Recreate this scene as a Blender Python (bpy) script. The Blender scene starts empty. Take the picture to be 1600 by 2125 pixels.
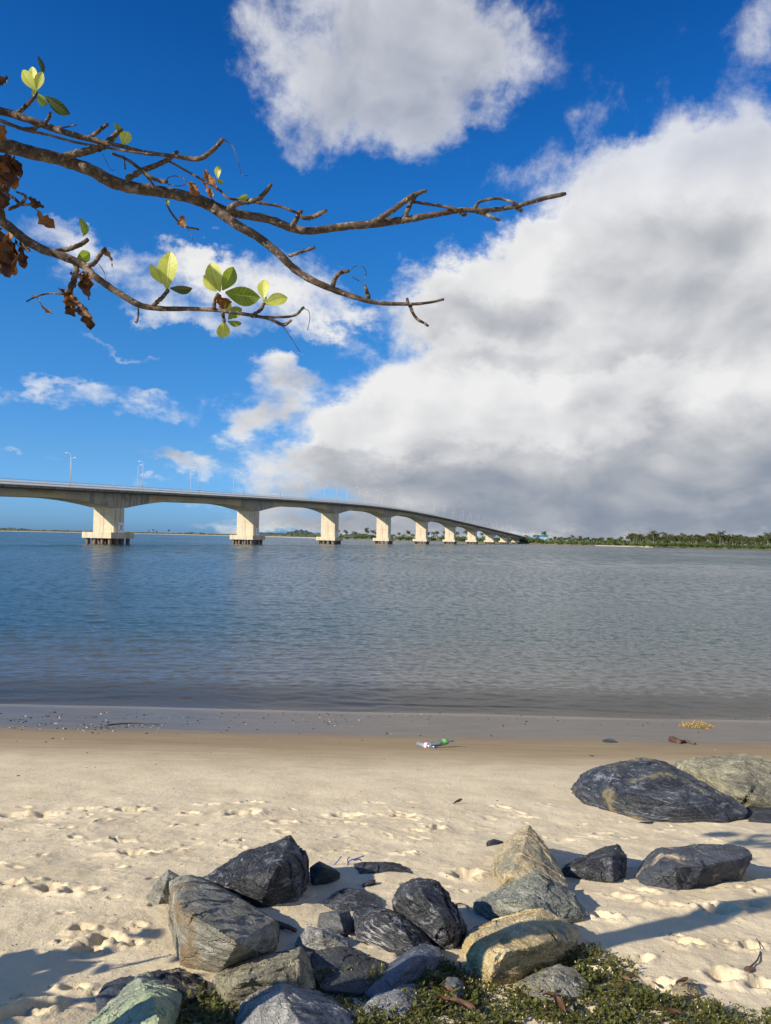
import bpy, bmesh, math, random
import numpy as np
from mathutils import Vector, Matrix
R = math.radians
random.seed(7)
rng = np.random.default_rng(11)
SC = bpy.context.scene
COL = SC.collection

# ------------------------------------------------------------------ camera
CAM_Z = 4.0
PITCH, ROLL, FPX = R(1.93), R(1.27), 1600.0
_f = Vector((0, math.cos(PITCH), math.sin(PITCH)))
_u0 = Vector((0, -math.sin(PITCH), math.cos(PITCH)))
_r0 = Vector((1, 0, 0))
CR = _r0 * math.cos(ROLL) + _u0 * math.sin(ROLL)
CU = _u0 * math.cos(ROLL) - _r0 * math.sin(ROLL)
cam = bpy.data.cameras.new("camera")
cam.sensor_fit = 'VERTICAL'
cam.sensor_height = 34.6
cam.sensor_width = 34.6
cam.lens = 34.6 * FPX / 2125.0
cam.clip_start = 0.05
cam.clip_end = 30000
camo = bpy.data.objects.new("camera", cam)
COL.objects.link(camo)
M3 = Matrix((CR, CU, -_f)).transposed()
camo.matrix_world = Matrix.Translation((0, 0, CAM_Z)) @ M3.to_4x4()
SC.camera = camo

# ------------------------------------------------------------------ light
SUN_AZ, SUN_EL = R(59), R(29)          # light travels towards azimuth 59 deg right of forward
TO_SUN = Vector((-math.sin(SUN_AZ) * math.cos(SUN_EL), -math.cos(SUN_AZ) * math.cos(SUN_EL), math.sin(SUN_EL)))
sl = bpy.data.lights.new("sun", 'SUN')
sl.energy = 5.0
sl.angle = R(0.5)
sl.color = (1.0, 0.87, 0.69)
so = bpy.data.objects.new("sun", sl)
COL.objects.link(so)
so.location = TO_SUN * 100
so.rotation_euler = TO_SUN.to_track_quat('Z', 'Y').to_euler()
SC.view_settings.view_transform = 'Standard'
SC.view_settings.look = 'None'
SC.view_settings.gamma = 1
SC.view_settings.use_curve_mapping = False
SC.view_settings.exposure = 0.58


# ------------------------------------------------------------------ node helper
class NB:
    def __init__(self, tree):
        self.t = tree
        self.t.nodes.clear()

    def n(self, kind, **kw):
        nd = self.t.nodes.new(kind)
        for k, v in kw.items():
            setattr(nd, k, v)
        return nd

    def l(self, a, b):
        self.t.links.new(a, b)

    def put(self, sock, v):
        if isinstance(v, bpy.types.NodeSocket):
            self.l(v, sock)
        elif v is not None:
            if isinstance(v, (tuple, list)) and len(v) == 3 and sock.type == 'RGBA':
                v = (*v, 1)
            sock.default_value = v

    def m(self, op, a, b=None, c=None, clamp=False):
        nd = self.n('ShaderNodeMath', operation=op, use_clamp=clamp)
        self.put(nd.inputs[0], a)
        if b is not None: self.put(nd.inputs[1], b)
        if c is not None: self.put(nd.inputs[2], c)
        return nd.outputs[0]

    def v(self, op, a, b=None, c=None, scale=None):
        nd = self.n('ShaderNodeVectorMath', operation=op)
        self.put(nd.inputs[0], a)
        if b is not None: self.put(nd.inputs[1], b)
        if c is not None: self.put(nd.inputs[2], c)
        if scale is not None: self.put(nd.inputs['Scale'], scale)
        return nd.outputs['Value'] if op in ('LENGTH', 'DOT_PRODUCT', 'DISTANCE') else nd.outputs[0]

    def mr(self, x, a, b, c=0.0, d=1.0, smooth=True):
        nd = self.n('ShaderNodeMapRange')
        nd.interpolation_type = 'SMOOTHSTEP' if smooth else 'LINEAR'
        self.put(nd.inputs[0], x)
        for i, q in enumerate((a, b, c, d)): self.put(nd.inputs[i + 1], q)
        return nd.outputs[0]

    def noise(self, vec, scale, detail=4, rough=.55, dist=0.0, lac=2.0, color=False):
        nd = self.n('ShaderNodeTexNoise')
        self.put(nd.inputs['Vector'], vec)
        self.put(nd.inputs['Scale'], scale)
        nd.inputs['Detail'].default_value = detail
        nd.inputs['Roughness'].default_value = rough
        nd.inputs['Lacunarity'].default_value = lac
        nd.inputs['Distortion'].default_value = dist
        return nd.outputs['Color'] if color else nd.outputs[0]

    def voro(self, vec, scale, feature='F1', rand=1.0, out=0):
        nd = self.n('ShaderNodeTexVoronoi', feature=feature)
        self.put(nd.inputs['Vector'], vec)
        self.put(nd.inputs['Scale'], scale)
        nd.inputs['Randomness'].default_value = rand
        return nd.outputs[out]

    def mix(self, fac, a, b, mode='MIX'):
        nd = self.n('ShaderNodeMix', data_type='RGBA', blend_type=mode)
        self.put(nd.inputs[0], fac)
        self.put(nd.inputs[6], a)
        self.put(nd.inputs[7], b)
        return nd.outputs[2]

    def ramp(self, fac, stops, interp='LINEAR'):
        nd = self.n('ShaderNodeValToRGB')
        cr = nd.color_ramp
        cr.interpolation = interp
        while len(cr.elements) < len(stops): cr.elements.new(.5)
        for e, (p, c) in zip(cr.elements, stops):
            e.position = p
            e.color = (*c, 1) if len(c) == 3 else c
        self.put(nd.inputs[0], fac)
        return nd.outputs[0]

    def mapping(self, vec, rot=(0, 0, 0), scale=(1, 1, 1), loc=(0, 0, 0)):
        nd = self.n('ShaderNodeMapping')
        self.put(nd.inputs[0], vec)
        nd.inputs[1].default_value = loc
        nd.inputs[2].default_value = rot
        nd.inputs[3].default_value = scale
        return nd.outputs[0]

    def bump(self, h, strength=.5, dist=.01, normal=None):
        nd = self.n('ShaderNodeBump')
        nd.inputs['Strength'].default_value = strength
        nd.inputs['Distance'].default_value = dist
        self.put(nd.inputs['Height'], h)
        if normal is not None: self.l(normal, nd.inputs['Normal'])
        return nd.outputs[0]

    def pbsdf(self, color=None, rough=.6, normal=None, spec=None, **kw):
        nd = self.n('ShaderNodeBsdfPrincipled')
        self.put(nd.inputs['Base Color'], color)
        self.put(nd.inputs['Roughness'], rough)
        if normal is not None: self.l(normal, nd.inputs['Normal'])
        if spec is not None: self.put(nd.inputs['Specular IOR Level'], spec)
        for k, v in kw.items(): self.put(nd.inputs[k.replace('_', ' ')], v)
        return nd.outputs[0]

    def out(self, s):
        o = self.n('ShaderNodeOutputMaterial')
        self.l(s, o.inputs[0])


def material(name):
    m = bpy.data.materials.new(name)
    m.use_nodes = True
    return m, NB(m.node_tree)


# ------------------------------------------------------------------ pixel <-> world helpers (photo pixels, 1600 x 2125)
def ray(px, py):
    return _f + CR * ((px - 800) / FPX) + CU * ((1062.5 - py) / FPX)


def at(px, py, Y):
    d = ray(px, py)
    return Vector((0, 0, CAM_Z)) + d * (Y / d.y)


PROF_Y = np.array([-40, 0, 1.5, 2.5, 4, 6, 8, 12, 15, 17.9, 25, 60, 200.])
PROF_H = np.array([1.30, 1.43, 1.5, 1.6, 1.85, 2.2, 2.5, 3.1, 3.55, 4.0, 5.0, 9.0, 12.])


def zprof(y):
    return CAM_Z - np.interp(y, PROF_Y, PROF_H)


def ground(px, py):
    d = ray(px, py)
    lo, hi = .3, 400.
    for _ in range(50):
        mid = (lo + hi) / 2
        if CAM_Z + d.z / d.y * mid > float(zprof(mid)): lo = mid
        else: hi = mid
    return at(px, py, lo)


def dir_angles(px, py):
    d = ray(px, py).normalized()
    return math.atan2(d.x, d.y), math.asin(d.z)


# ------------------------------------------------------------------ world: sky and clouds, laid out by compass direction
def build_world():
    w = bpy.data.worlds.new("World")
    SC.world = w
    w.use_nodes = True
    b = NB(w.node_tree)
    tc = b.n('ShaderNodeTexCoord').outputs['Generated']
    sky = b.n('ShaderNodeTexSky', sky_type='NISHITA')
    sky.sun_disc = False
    sky.sun_elevation = SUN_EL
    sky.sun_rotation = math.pi + SUN_AZ
    sky.altitude = 0
    sky.air_density = 1.0
    sky.dust_density = .6
    sky.ozone_density = 2.5
    sep = b.n('ShaderNodeSeparateXYZ')
    b.l(tc, sep.inputs[0])
    az = b.m('ARCTAN2', sep.outputs[0], sep.outputs[1])
    el = b.m('ARCSINE', sep.outputs[2])
    cmb = b.n('ShaderNodeCombineXYZ')
    b.l(az, cmb.inputs[0]); b.l(el, cmb.inputs[1])
    p = cmb.outputs[0]
    # noise gets flatter towards the horizon, like clouds seen edge-on
    elp = b.m('ADD', b.m('MULTIPLY', el, .85), b.m('MULTIPLY', b.m('LOGARITHM', b.m('ADD', b.m('MAXIMUM', el, -.05), .16), math.e), .2))
    cm2 = b.n('ShaderNodeCombineXYZ')
    b.l(az, cm2.inputs[0]); b.l(elp, cm2.inputs[1])
    q = cm2.outputs[0]
    w1 = b.v('SUBTRACT', b.noise(q, 4.5, 2, .5, color=True), (.5, .5, .5))
    w2 = b.v('SUBTRACT', b.noise(q, 14, 5, .66, color=True), (.5, .5, .5))
    pw = b.v('ADD', p, b.v('ADD', b.v('SCALE', w1, scale=.075), b.v('SCALE', w2, scale=.10)))
    flat = b.n('ShaderNodeVectorMath', operation='MULTIPLY')
    b.l(pw, flat.inputs[0]); flat.inputs[1].default_value = (1, 1, 0)
    pw = flat.outputs[0]

    def field(blobs, base=None, mode='ADD'):
        acc = base
        for (cx, cy, rx, ry, wt) in blobs:
            a0, e0 = dir_angles(cx, cy)
            v1 = b.v('SUBTRACT', pw, (a0, e0, 0))
            v2 = b.v('MULTIPLY', v1, (FPX / rx, FPX / ry, 0))
            ln = b.v('LENGTH', v2)
            f = b.mr(ln, 1.65, .15, 0, wt)
            acc = f if acc is None else b.m(mode, acc, f)
        return acc
    puffs = [
        (800, 130, 240, 130, .58), (760, 40, 230, 90, .40), (950, 40, 170, 90, .52), (890, 200, 130, 90, .50), (690, 250, 130, 80, .34), (860, 120, 150, 110, .3),
        (570, 130, 80, 60, .26), (860, 320, 60, 46, .26), (640, 190, 100, 70, .22),
        (1300, 120, 150, 120, .23), (1580, 60, 60, 100, .36), (1200, 320, 120, 55, .30), (1090, 370, 90, 40, .2),
        (1440, 350, 180, 80, .8), (1570, 470, 220, 190, 1.), (1310, 480, 190, 110, .9), (1140, 560, 190, 80, .85), (980, 610, 140, 70, .6),
        (1350, 620, 380, 180, 1.), (1000, 700, 190, 110, .85), (1250, 800, 420, 180, 1.), (870, 860, 130, 60, .9),
        (1100, 900, 420, 110, 1.), (730, 930, 140, 46, .7), (700, 870, 40, 50, .5), (1500, 900, 420, 250, 1.), (1200, 1010, 560, 75, .85),
        (800, 985, 300, 45, .7), (1500, 1050, 500, 60, .7), (830, 1060, 420, 30, .45),
        (580, 772, 90, 34, .8), (560, 838, 110, 44, .85), (490, 882, 55, 40, .7),
        (215, 505, 170, 34, .52), (330, 560, 170, 48, .5), (570, 570, 130, 50, .66), (650, 640, 110, 44, .56), (410, 650, 120, 28, .45), (440, 530, 60, 26, .55), (720, 655, 46, 26, .5), (250, 600, 110, 30, .35),
        (190, 815, 170, 26, .42), (280, 850, 110, 20, .34), (90, 795, 80, 14, .28), (230, 714, 75, 11, .42), (400, 948, 64, 24, .62), (320, 928, 110, 17, .36), (110, 968, 40, 12, .35), (15, 950, 40, 10, .4),
        (480, 1030, 260, 16, .36), (1500, 1085, 520, 40, .55), (1050, 1090, 340, 32, .8), (830, 1092, 300, 32, .7), (620, 1090, 300, 14, .3), (300, 985, 60, 9, .25),
    ]
    S = field(puffs)
    # unseen clouds added outside the frame to whiten the ambient light
    gen = b.m('MULTIPLY', b.mr(b.noise(b.v('MULTIPLY', tc, (2.2, 2.2, 5)), 1.2, 4, .5), .47, .68), b.mr(b.m('ABSOLUTE', az), .62, 1.0, 0, .7))
    S = b.m('ADD', S, gen)
    bank = b.m('MULTIPLY', b.mr(az, .56, .85, 0, .95), b.m('MULTIPLY', b.mr(az, 2.6, 2.0), b.mr(el, .95, .45)))
    S = b.m('ADD', S, bank)     # cloud bank carried on out of view at right, added to lift the fill
    n1 = b.noise(q, 8, 9, .62, .2)
    fine = b.noise(q, 40, 5, .62)
    dens = b.m('ADD', b.m('MULTIPLY', b.m('MINIMUM', S, 1.35), 1.0), b.m('MULTIPLY', b.m('MULTIPLY', b.m('SUBTRACT', n1, .5), 2.7), b.mr(S, .0, .22)))
    dens = b.m('ADD', dens, b.m('MULTIPLY', b.m('MULTIPLY', b.m('SUBTRACT', fine, .5), .28), b.mr(S, .0, .22)))
    alpha = b.m('MULTIPLY', b.mr(dens, .16, 1.05), b.mr(el, .36, .50, 1.0, .80))
    # light and dark inside the clouds
    shade = field([
        (1560, 1005, 430, 95, .50), (1150, 1020, 460, 65, .32), (780, 1035, 360, 50, .28), (1440, 480, 150, 45, .2), (1320, 640, 420, 60, .18), (1000, 650, 160, 40, .14),
        (1130, 755, 200, 26, .24), (1540, 880, 260, 50, .15), (1080, 940, 320, 28, .14), (850, 985, 260, 22, .22), (1500, 720, 260, 40, .14), (840, 150, 240, 150, .26), (560, 860, 90, 34, .26), (590, 780, 80, 22, .18), (1560, 1075, 520, 36, .22), (680, 950, 160, 20, .2), (340, 930, 130, 20, .4), (1300, 560, 120, 40, .12), (700, 290, 130, 60, .12), (1550, 620, 120, 120, .1), (1250, 1085, 620, 34, .34), (900, 1085, 300, 26, .25), (1500, 1095, 700, 30, .3),
    ])
    s1 = b.noise(q, 6.5, 4, .5, .35)
    s2 = b.noise(b.v('ADD', q, (-.026, .046, 0)), 6.5, 3, .48, .35)
    rel = b.m('MULTIPLY', b.m('SUBTRACT', s1, s2), .74)
    shade = b.m('ADD', shade, b.m('MULTIPLY', b.mr(el, .085, .01, 0, .22), b.mr(az, -.25, .1, .4, 1)))
    edge = b.mr(dens, .55, 1.5, .06, -.06)
    lum = b.m('ADD', b.m('SUBTRACT', .96, b.m('MULTIPLY', .72, b.m('SUBTRACT', 1.0, b.m('EXPONENT', b.m('MULTIPLY', shade, b.mr(s1, .3, .7, -1.85, -1.05)))))), b.m('ADD', rel, edge))
    lum = b.m('ADD', lum, b.m('MULTIPLY', b.m('SUBTRACT', n1, .5), .10))
    ccol = b.ramp(lum, [(0.0, (.20, .245, .33)), (.3, (.315, .36, .44)), (.6, (.53, .55, .59)), (.82, (.76, .77, .79)), (1.0, (.94, .94, .94))])
    # clear sky: physical sky, deepened towards the top like the photograph
    tint = b.ramp(b.m('DIVIDE', el, .8), [(0.0, (.46, .66, 1.22)), (.12, (.53, .66, .84)), (.31, (.44, .73, .81)), (.52, (.27, .73, .89)), (.74, (.13, .54, .74)), (1.0, (.11, .46, .68))])
    hs = b.n('ShaderNodeHueSaturation')
    hs.inputs['Saturation'].default_value = 1.22
    hs.inputs['Value'].default_value = 1.0
    b.l(sky.outputs[0], hs.inputs['Color'])
    skc = b.mix(1.0, b.mix(1.0, hs.outputs[0], (.62, .93, 1.22), 'MULTIPLY'), tint, 'MULTIPLY')
    K = 10.0
    cc = b.v('SCALE', ccol, scale=K * .61)
    col = b.mix(alpha, skc, cc)
    bg = b.n('ShaderNodeBackground')
    b.l(col, bg.inputs[0])
    bg.inputs[1].default_value = 0.1
    o = b.n('ShaderNodeOutputWorld')
    b.l(bg.outputs[0], o.inputs[0])


build_world()


# ------------------------------------------------------------------ numpy noise
_perm = np.random.default_rng(3).permutation(256)
_perm = np.concatenate([_perm, _perm, _perm])
_g = np.random.default_rng(4).normal(size=(256, 3))
_g /= np.linalg.norm(_g, axis=1)[:, None]


def pnoise(P):
    P = np.asarray(P, float)
    i = np.floor(P).astype(int)
    f = P - i
    i &= 255
    u = f * f * f * (f * (f * 6 - 15) + 10)
    res = 0
    for dx in (0, 1):
        wx = u[:, 0] if dx else 1 - u[:, 0]
        for dy in (0, 1):
            wy = u[:, 1] if dy else 1 - u[:, 1]
            for dz in (0, 1):
                wz = u[:, 2] if dz else 1 - u[:, 2]
                h = _perm[_perm[_perm[i[:, 0] + dx] + i[:, 1] + dy] + i[:, 2] + dz]
                g = _g[h]
                dot = g[:, 0] * (f[:, 0] - dx) + g[:, 1] * (f[:, 1] - dy) + g[:, 2] * (f[:, 2] - dz)
                res = res + wx * wy * wz * dot
    return res * 1.5


def fbm(P, octaves=4, gain=.5, ridged=False):
    a, s, r = 1., 1., 0
    for k in range(octaves):
        n = pnoise(P * s + k * 17.3)
        if ridged: n = 1 - 2 * np.abs(n)
        r = r + a * n
        a *= gain
        s *= 2.03
    return r


# ------------------------------------------------------------------ mesh helpers
class MB:
    def __init__(self):
        self.V, self.F, self.M, self.UV = [], [], [], None

    def add(self, vs, fs, mi=0):
        o = len(self.V)
        self.V.extend([tuple(v) for v in vs])
        self.F.extend([tuple(i + o for i in f) for f in fs])
        self.M.extend([mi] * len(fs))

    def box(self, c, s, ax=None, mi=0):
        c = Vector(c)
        X, Y, Z = ax or (Vector((1, 0, 0)), Vector((0, 1, 0)), Vector((0, 0, 1)))
        vs = []
        for k in (-.5, .5):
            for a, d in ((-.5, -.5), (.5, -.5), (.5, .5), (-.5, .5)):
                vs.append(c + X * (a * s[0]) + Y * (d * s[1]) + Z * (k * s[2]))
        self.add(vs, [(3, 2, 1, 0), (4, 5, 6, 7), (0, 1, 5, 4), (1, 2, 6, 5), (2, 3, 7, 6), (3, 0, 4, 7)], mi)

    def tube(self, pts, radii, n=8, cap=True, mi=0, lump=0.0, seed=0.0, rings=0.0):
        pts = [Vector(p) for p in pts]
        vs, fs = [], []
        up = Vector((0, 0, 1))
        prev = None
        for i, p in enumerate(pts):
            t = (pts[min(i + 1, len(pts) - 1)] - pts[max(i - 1, 0)]).normalized()
            if prev is None:
                x = t.cross(up)
                if x.length < 1e-3: x = t.cross(Vector((1, 0, 0)))
                x.normalize()
            else:
                x = (prev - t * prev.dot(t)).normalized()
            prev = x
            y = t.cross(x)
            for k in range(n):
                a = 2 * math.pi * k / n
                r = radii[i]
                if lump:
                    r *= 1 + lump * math.sin(i * 1.9 + k * 2.3 + seed) * math.cos(i * .83 + k * 1.7 + seed * 2) + lump * .6 * math.sin(i * 4.1 + seed)
                if rings: r *= 1 + rings * (1 if i % 2 else -1)
                vs.append(p + (x * math.cos(a) + y * math.sin(a)) * r)
        for i in range(len(pts) - 1):
            for k in range(n):
                k2 = (k + 1) % n
                fs.append((i * n + k, i * n + k2, (i + 1) * n + k2, (i + 1) * n + k))
        if cap:
            fs.append(tuple(range(n - 1, -1, -1)))
            fs.append(tuple((len(pts) - 1) * n + k for k in range(n)))
        self.add(vs, fs, mi)

    def mesh(self, name, mats, smooth=False, origin=(0, 0, 0)):
        me = bpy.data.meshes.new(name)
        o = Vector(origin)
        me.from_pydata([Vector(v) - o for v in self.V], [], self.F)
        for m in (mats if isinstance(mats, (list, tuple)) else [mats]): me.materials.append(m)
        me.polygons.foreach_set('material_index', self.M)
        if smooth: me.polygons.foreach_set('use_smooth', [True] * len(self.F))
        me.update()
        return me

    def obj(self, name, mats, parent=None, smooth=False, origin=(0, 0, 0), loc=None):
        me = self.mesh(name, mats, smooth, origin)
        o = bpy.data.objects.new(name, me)
        COL.objects.link(o)
        if parent is not None: o.parent = parent
        o.location = loc if loc is not None else (origin if parent is None else (0, 0, 0))
        return o


def np_mesh(name, V, F, mat, smooth=True, mi=None):
    """V (n,3), F (m,k) arrays"""
    me = bpy.data.meshes.new(name)
    V = np.ascontiguousarray(V, dtype=np.float32)
    F = np.ascontiguousarray(F, dtype=np.int32)
    me.vertices.add(len(V))
    me.vertices.foreach_set('co', V.ravel())
    k = F.shape[1]
    me.loops.add(F.size)
    me.loops.foreach_set('vertex_index', F.ravel())
    me.polygons.add(len(F))
    me.polygons.foreach_set('loop_start', np.arange(0, F.size, k, dtype=np.int32))
    me.polygons.foreach_set('loop_total', np.full(len(F), k, dtype=np.int32))
    if mi is not None: me.polygons.foreach_set('material_index', np.asarray(mi, dtype=np.int32))
    me.polygons.foreach_set('use_smooth', np.full(len(F), smooth, dtype=bool))
    for m in (mat if isinstance(mat, (list, tuple)) else [mat]): me.materials.append(m)
    me.update(calc_edges=True)
    me.validate()
    return me


def tag(o, label=None, cat=None, group=None, kind=None):
    if label: o['label'] = label
    if cat: o['category'] = cat
    if group: o['group'] = group
    if kind: o['kind'] = kind
    return o


def empty(name, loc, label=None, cat=None, group=None):
    o = bpy.data.objects.new(name, None)
    COL.objects.link(o)
    o.location = loc
    o.empty_display_size = .1
    return tag(o, label, cat, group)


def link(name, me, parent=None, loc=(0, 0, 0)):
    o = bpy.data.objects.new(name, me)
    COL.objects.link(o)
    if parent is not None: o.parent = parent
    o.location = loc
    return o


def kids(o):
    return [c for c in bpy.data.objects if c.parent is o]


def grid_faces(nr, nc):
    i = np.arange(nr * nc).reshape(nr, nc)
    return np.stack([i[:-1, :-1].ravel(), i[:-1, 1:].ravel(), i[1:, 1:].ravel(), i[1:, :-1].ravel()], 1)


def spline(pts, per=5):
    """Catmull-Rom through tuples of any length"""
    P = [np.array(p, float) for p in pts]
    P = [2 * P[0] - P[1]] + P + [2 * P[-1] - P[-2]]
    out = []
    for i in range(1, len(P) - 2):
        for k in range(per):
            t = k / per
            a, b, c, d = P[i - 1:i + 3]
            out.append(.5 * ((2 * b) + (-a + c) * t + (2 * a - 5 * b + 4 * c - d) * t ** 2 + (-a + 3 * b - 3 * c + d) * t ** 3))
    out.append(P[-2])
    return out


# ------------------------------------------------------------------ materials
def mat_sand():
    m, b = material("sand")
    pos = b.n('ShaderNodeNewGeometry').outputs['Position']
    sep = b.n('ShaderNodeSeparateXYZ'); b.l(pos, sep.inputs[0])
    z = sep.outputs[2]
    wob = b.m('SUBTRACT', b.noise(b.v('MULTIPLY', pos, (.35, .9, 0)), 1.0, 5, .6), .5)
    fine = b.m('SUBTRACT', b.noise(b.v('MULTIPLY', pos, (.9, 7, 0)), 1.0, 4, .6), .5)
    zz = b.m('ADD', z, b.m('ADD', b.m('MULTIPLY', wob, .22), b.m('MULTIPLY', fine, .12)))
    moist = b.mr(zz, 1.52, 1.0)
    wet = b.mr(b.m('ADD', z, b.m('MULTIPLY', b.m('ADD', wob, b.m('MULTIPLY', fine, .6)), .26)), .96, .72)
    n = b.noise(pos, 2.2, 6, .6)
    g = b.noise(pos, 130, 3, .7)
    dry = b.ramp(n, [(.3, (.545, .465, .315)), (.55, (.64, .555, .385)), (.75, (.69, .605, .435))])
    streak = b.noise(b.v('MULTIPLY', pos, (.5, 5, 0)), 1.0, 5, .65)
    dry = b.mix(b.mr(streak, .60, .76, 0, .22), dry, (.40, .36, .30))
    dry = b.mix(b.mr(g, .60, .74, 0, .40), dry, (.30, .24, .17))
    dry = b.mix(b.mr(g, .38, .28, 0, .5), dry, (.74, .66, .54))
    mo = b.ramp(streak, [(.3, (.235, .175, .095)), (.7, (.32, .25, .15))])
    c = b.mix(moist, dry, mo)
    we = b.ramp(b.noise(b.v('MULTIPLY', pos, (.8, 2.5, 0)), 1.2, 6, .65), [(.3, (.105, .088, .066)), (.7, (.19, .155, .112))])
    c = b.mix(wet, c, we)
    c = b.mix(b.mr(z, .20, .03), c, (.27, .215, .14))
    spk = b.noise(pos, 26, 2, .5)
    c = b.mix(b.m('MULTIPLY', b.mr(spk, .70, .74), b.m('ADD', .25, b.m('MULTIPLY', moist, .4))), c, (.05, .04, .03))
    rough = b.m('SUBTRACT', b.m('SUBTRACT', .93, b.m('MULTIPLY', moist, .22)), b.m('MULTIPLY', wet, .38))
    h = b.m('ADD', b.m('MULTIPLY', b.noise(pos, 45, 6, .7), .7), b.m('MULTIPLY', g, .35))
    h = b.m('ADD', h, b.m('MULTIPLY', b.noise(pos, 13, 6, .66, .3), 1.1))
    hs = b.m('MULTIPLY', h, b.m('SUBTRACT', 1.0, b.m('MULTIPLY', moist, .78)))
    nb = b.bump(hs, .70, .011)
    b.out(b.pbsdf(c, rough, nb, b.m('ADD', .12, b.m('MULTIPLY', wet, .26))))
    return m


def mat_water():
    m, b = material("water")
    pos = b.n('ShaderNodeNewGeometry').outputs['Position']
    sep = b.n('ShaderNodeSeparateXYZ'); b.l(pos, sep.inputs[0])
    y = sep.outputs[1]
    p1 = b.mapping(pos, rot=(0, 0, R(10)), scale=(1.0, 1.1, 1))
    pf = b.mapping(pos, rot=(0, 0, R(14)), scale=(.85, .30, 1))
    pg = b.mapping(pos, rot=(0, 0, R(-6)), scale=(.16, .045, 1))
    calm = b.noise(b.v('MULTIPLY', pos, (.018, .012, 0)), 1.0, 4, .55)
    amp = b.mr(calm, .35, .68, .55, 1.35)
    far = b.mr(y, 50, 230, 0, 1)
    near = b.mr(y, 17.5, 27, .18, 1.0)
    a = b.noise(p1, 5.5, 3, .55, .3)
    f = b.noise(pf, 1.0, 3, .6, .4)
    g = b.noise(pg, 1.0, 3, .6)
    h = b.m('MULTIPLY', a, .050)
    h = b.m('ADD', h, b.m('MULTIPLY', far, b.m('ADD', b.m('MULTIPLY', f, .55), b.m('MULTIPLY', g, 1.2))))
    h = b.m('MULTIPLY', b.m('MULTIPLY', h, amp), near)
    nb = b.bump(h, 1.0, 1.0)
    depth = b.m('MULTIPLY', b.m('SUBTRACT', y, 17.6), .14)
    op = b.m('SUBTRACT', 1.0, b.m('EXPONENT', b.m('MULTIPLY', b.m('MAXIMUM', depth, 0), -2.2)))
    bodyc = b.mix(b.mr(y, 17, 36), (.12, .110, .088), (.024, .060, .058))
    body = b.n('ShaderNodeBsdfDiffuse'); b.l(bodyc, body.inputs[0])
    tr = b.n('ShaderNodeBsdfTransparent'); tr.inputs[0].default_value = (.93, .91, .85, 1)
    mx = b.n('ShaderNodeMixShader'); b.l(op, mx.inputs[0]); b.l(tr.outputs[0], mx.inputs[1]); b.l(body.outputs[0], mx.inputs[2])
    gl = b.n('ShaderNodeBsdfGlossy'); gl.inputs['Roughness'].default_value = .17; b.l(nb, gl.inputs['Normal'])
    fr = b.n('ShaderNodeFresnel'); fr.inputs[0].default_value = 1.38; b.l(nb, fr.inputs['Normal'])
    # ripple reflections painted as noise streaks in the reflectivity, coarser with distance
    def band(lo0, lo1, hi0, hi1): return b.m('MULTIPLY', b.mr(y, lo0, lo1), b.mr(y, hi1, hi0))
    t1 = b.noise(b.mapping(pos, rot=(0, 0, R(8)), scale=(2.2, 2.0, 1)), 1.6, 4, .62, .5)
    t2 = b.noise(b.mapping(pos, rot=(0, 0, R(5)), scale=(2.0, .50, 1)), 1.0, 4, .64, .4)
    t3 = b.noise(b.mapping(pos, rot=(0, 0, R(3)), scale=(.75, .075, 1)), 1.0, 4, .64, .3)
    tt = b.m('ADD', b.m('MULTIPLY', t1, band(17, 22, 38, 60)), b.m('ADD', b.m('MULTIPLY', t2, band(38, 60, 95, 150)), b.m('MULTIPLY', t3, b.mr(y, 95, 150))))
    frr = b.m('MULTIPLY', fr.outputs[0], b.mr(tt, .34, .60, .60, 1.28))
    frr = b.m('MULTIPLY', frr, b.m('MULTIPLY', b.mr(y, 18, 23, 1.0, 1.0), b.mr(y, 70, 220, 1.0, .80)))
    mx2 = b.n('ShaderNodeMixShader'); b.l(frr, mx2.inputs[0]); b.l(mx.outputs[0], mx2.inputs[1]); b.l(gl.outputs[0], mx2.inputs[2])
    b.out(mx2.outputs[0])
    return m


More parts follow.
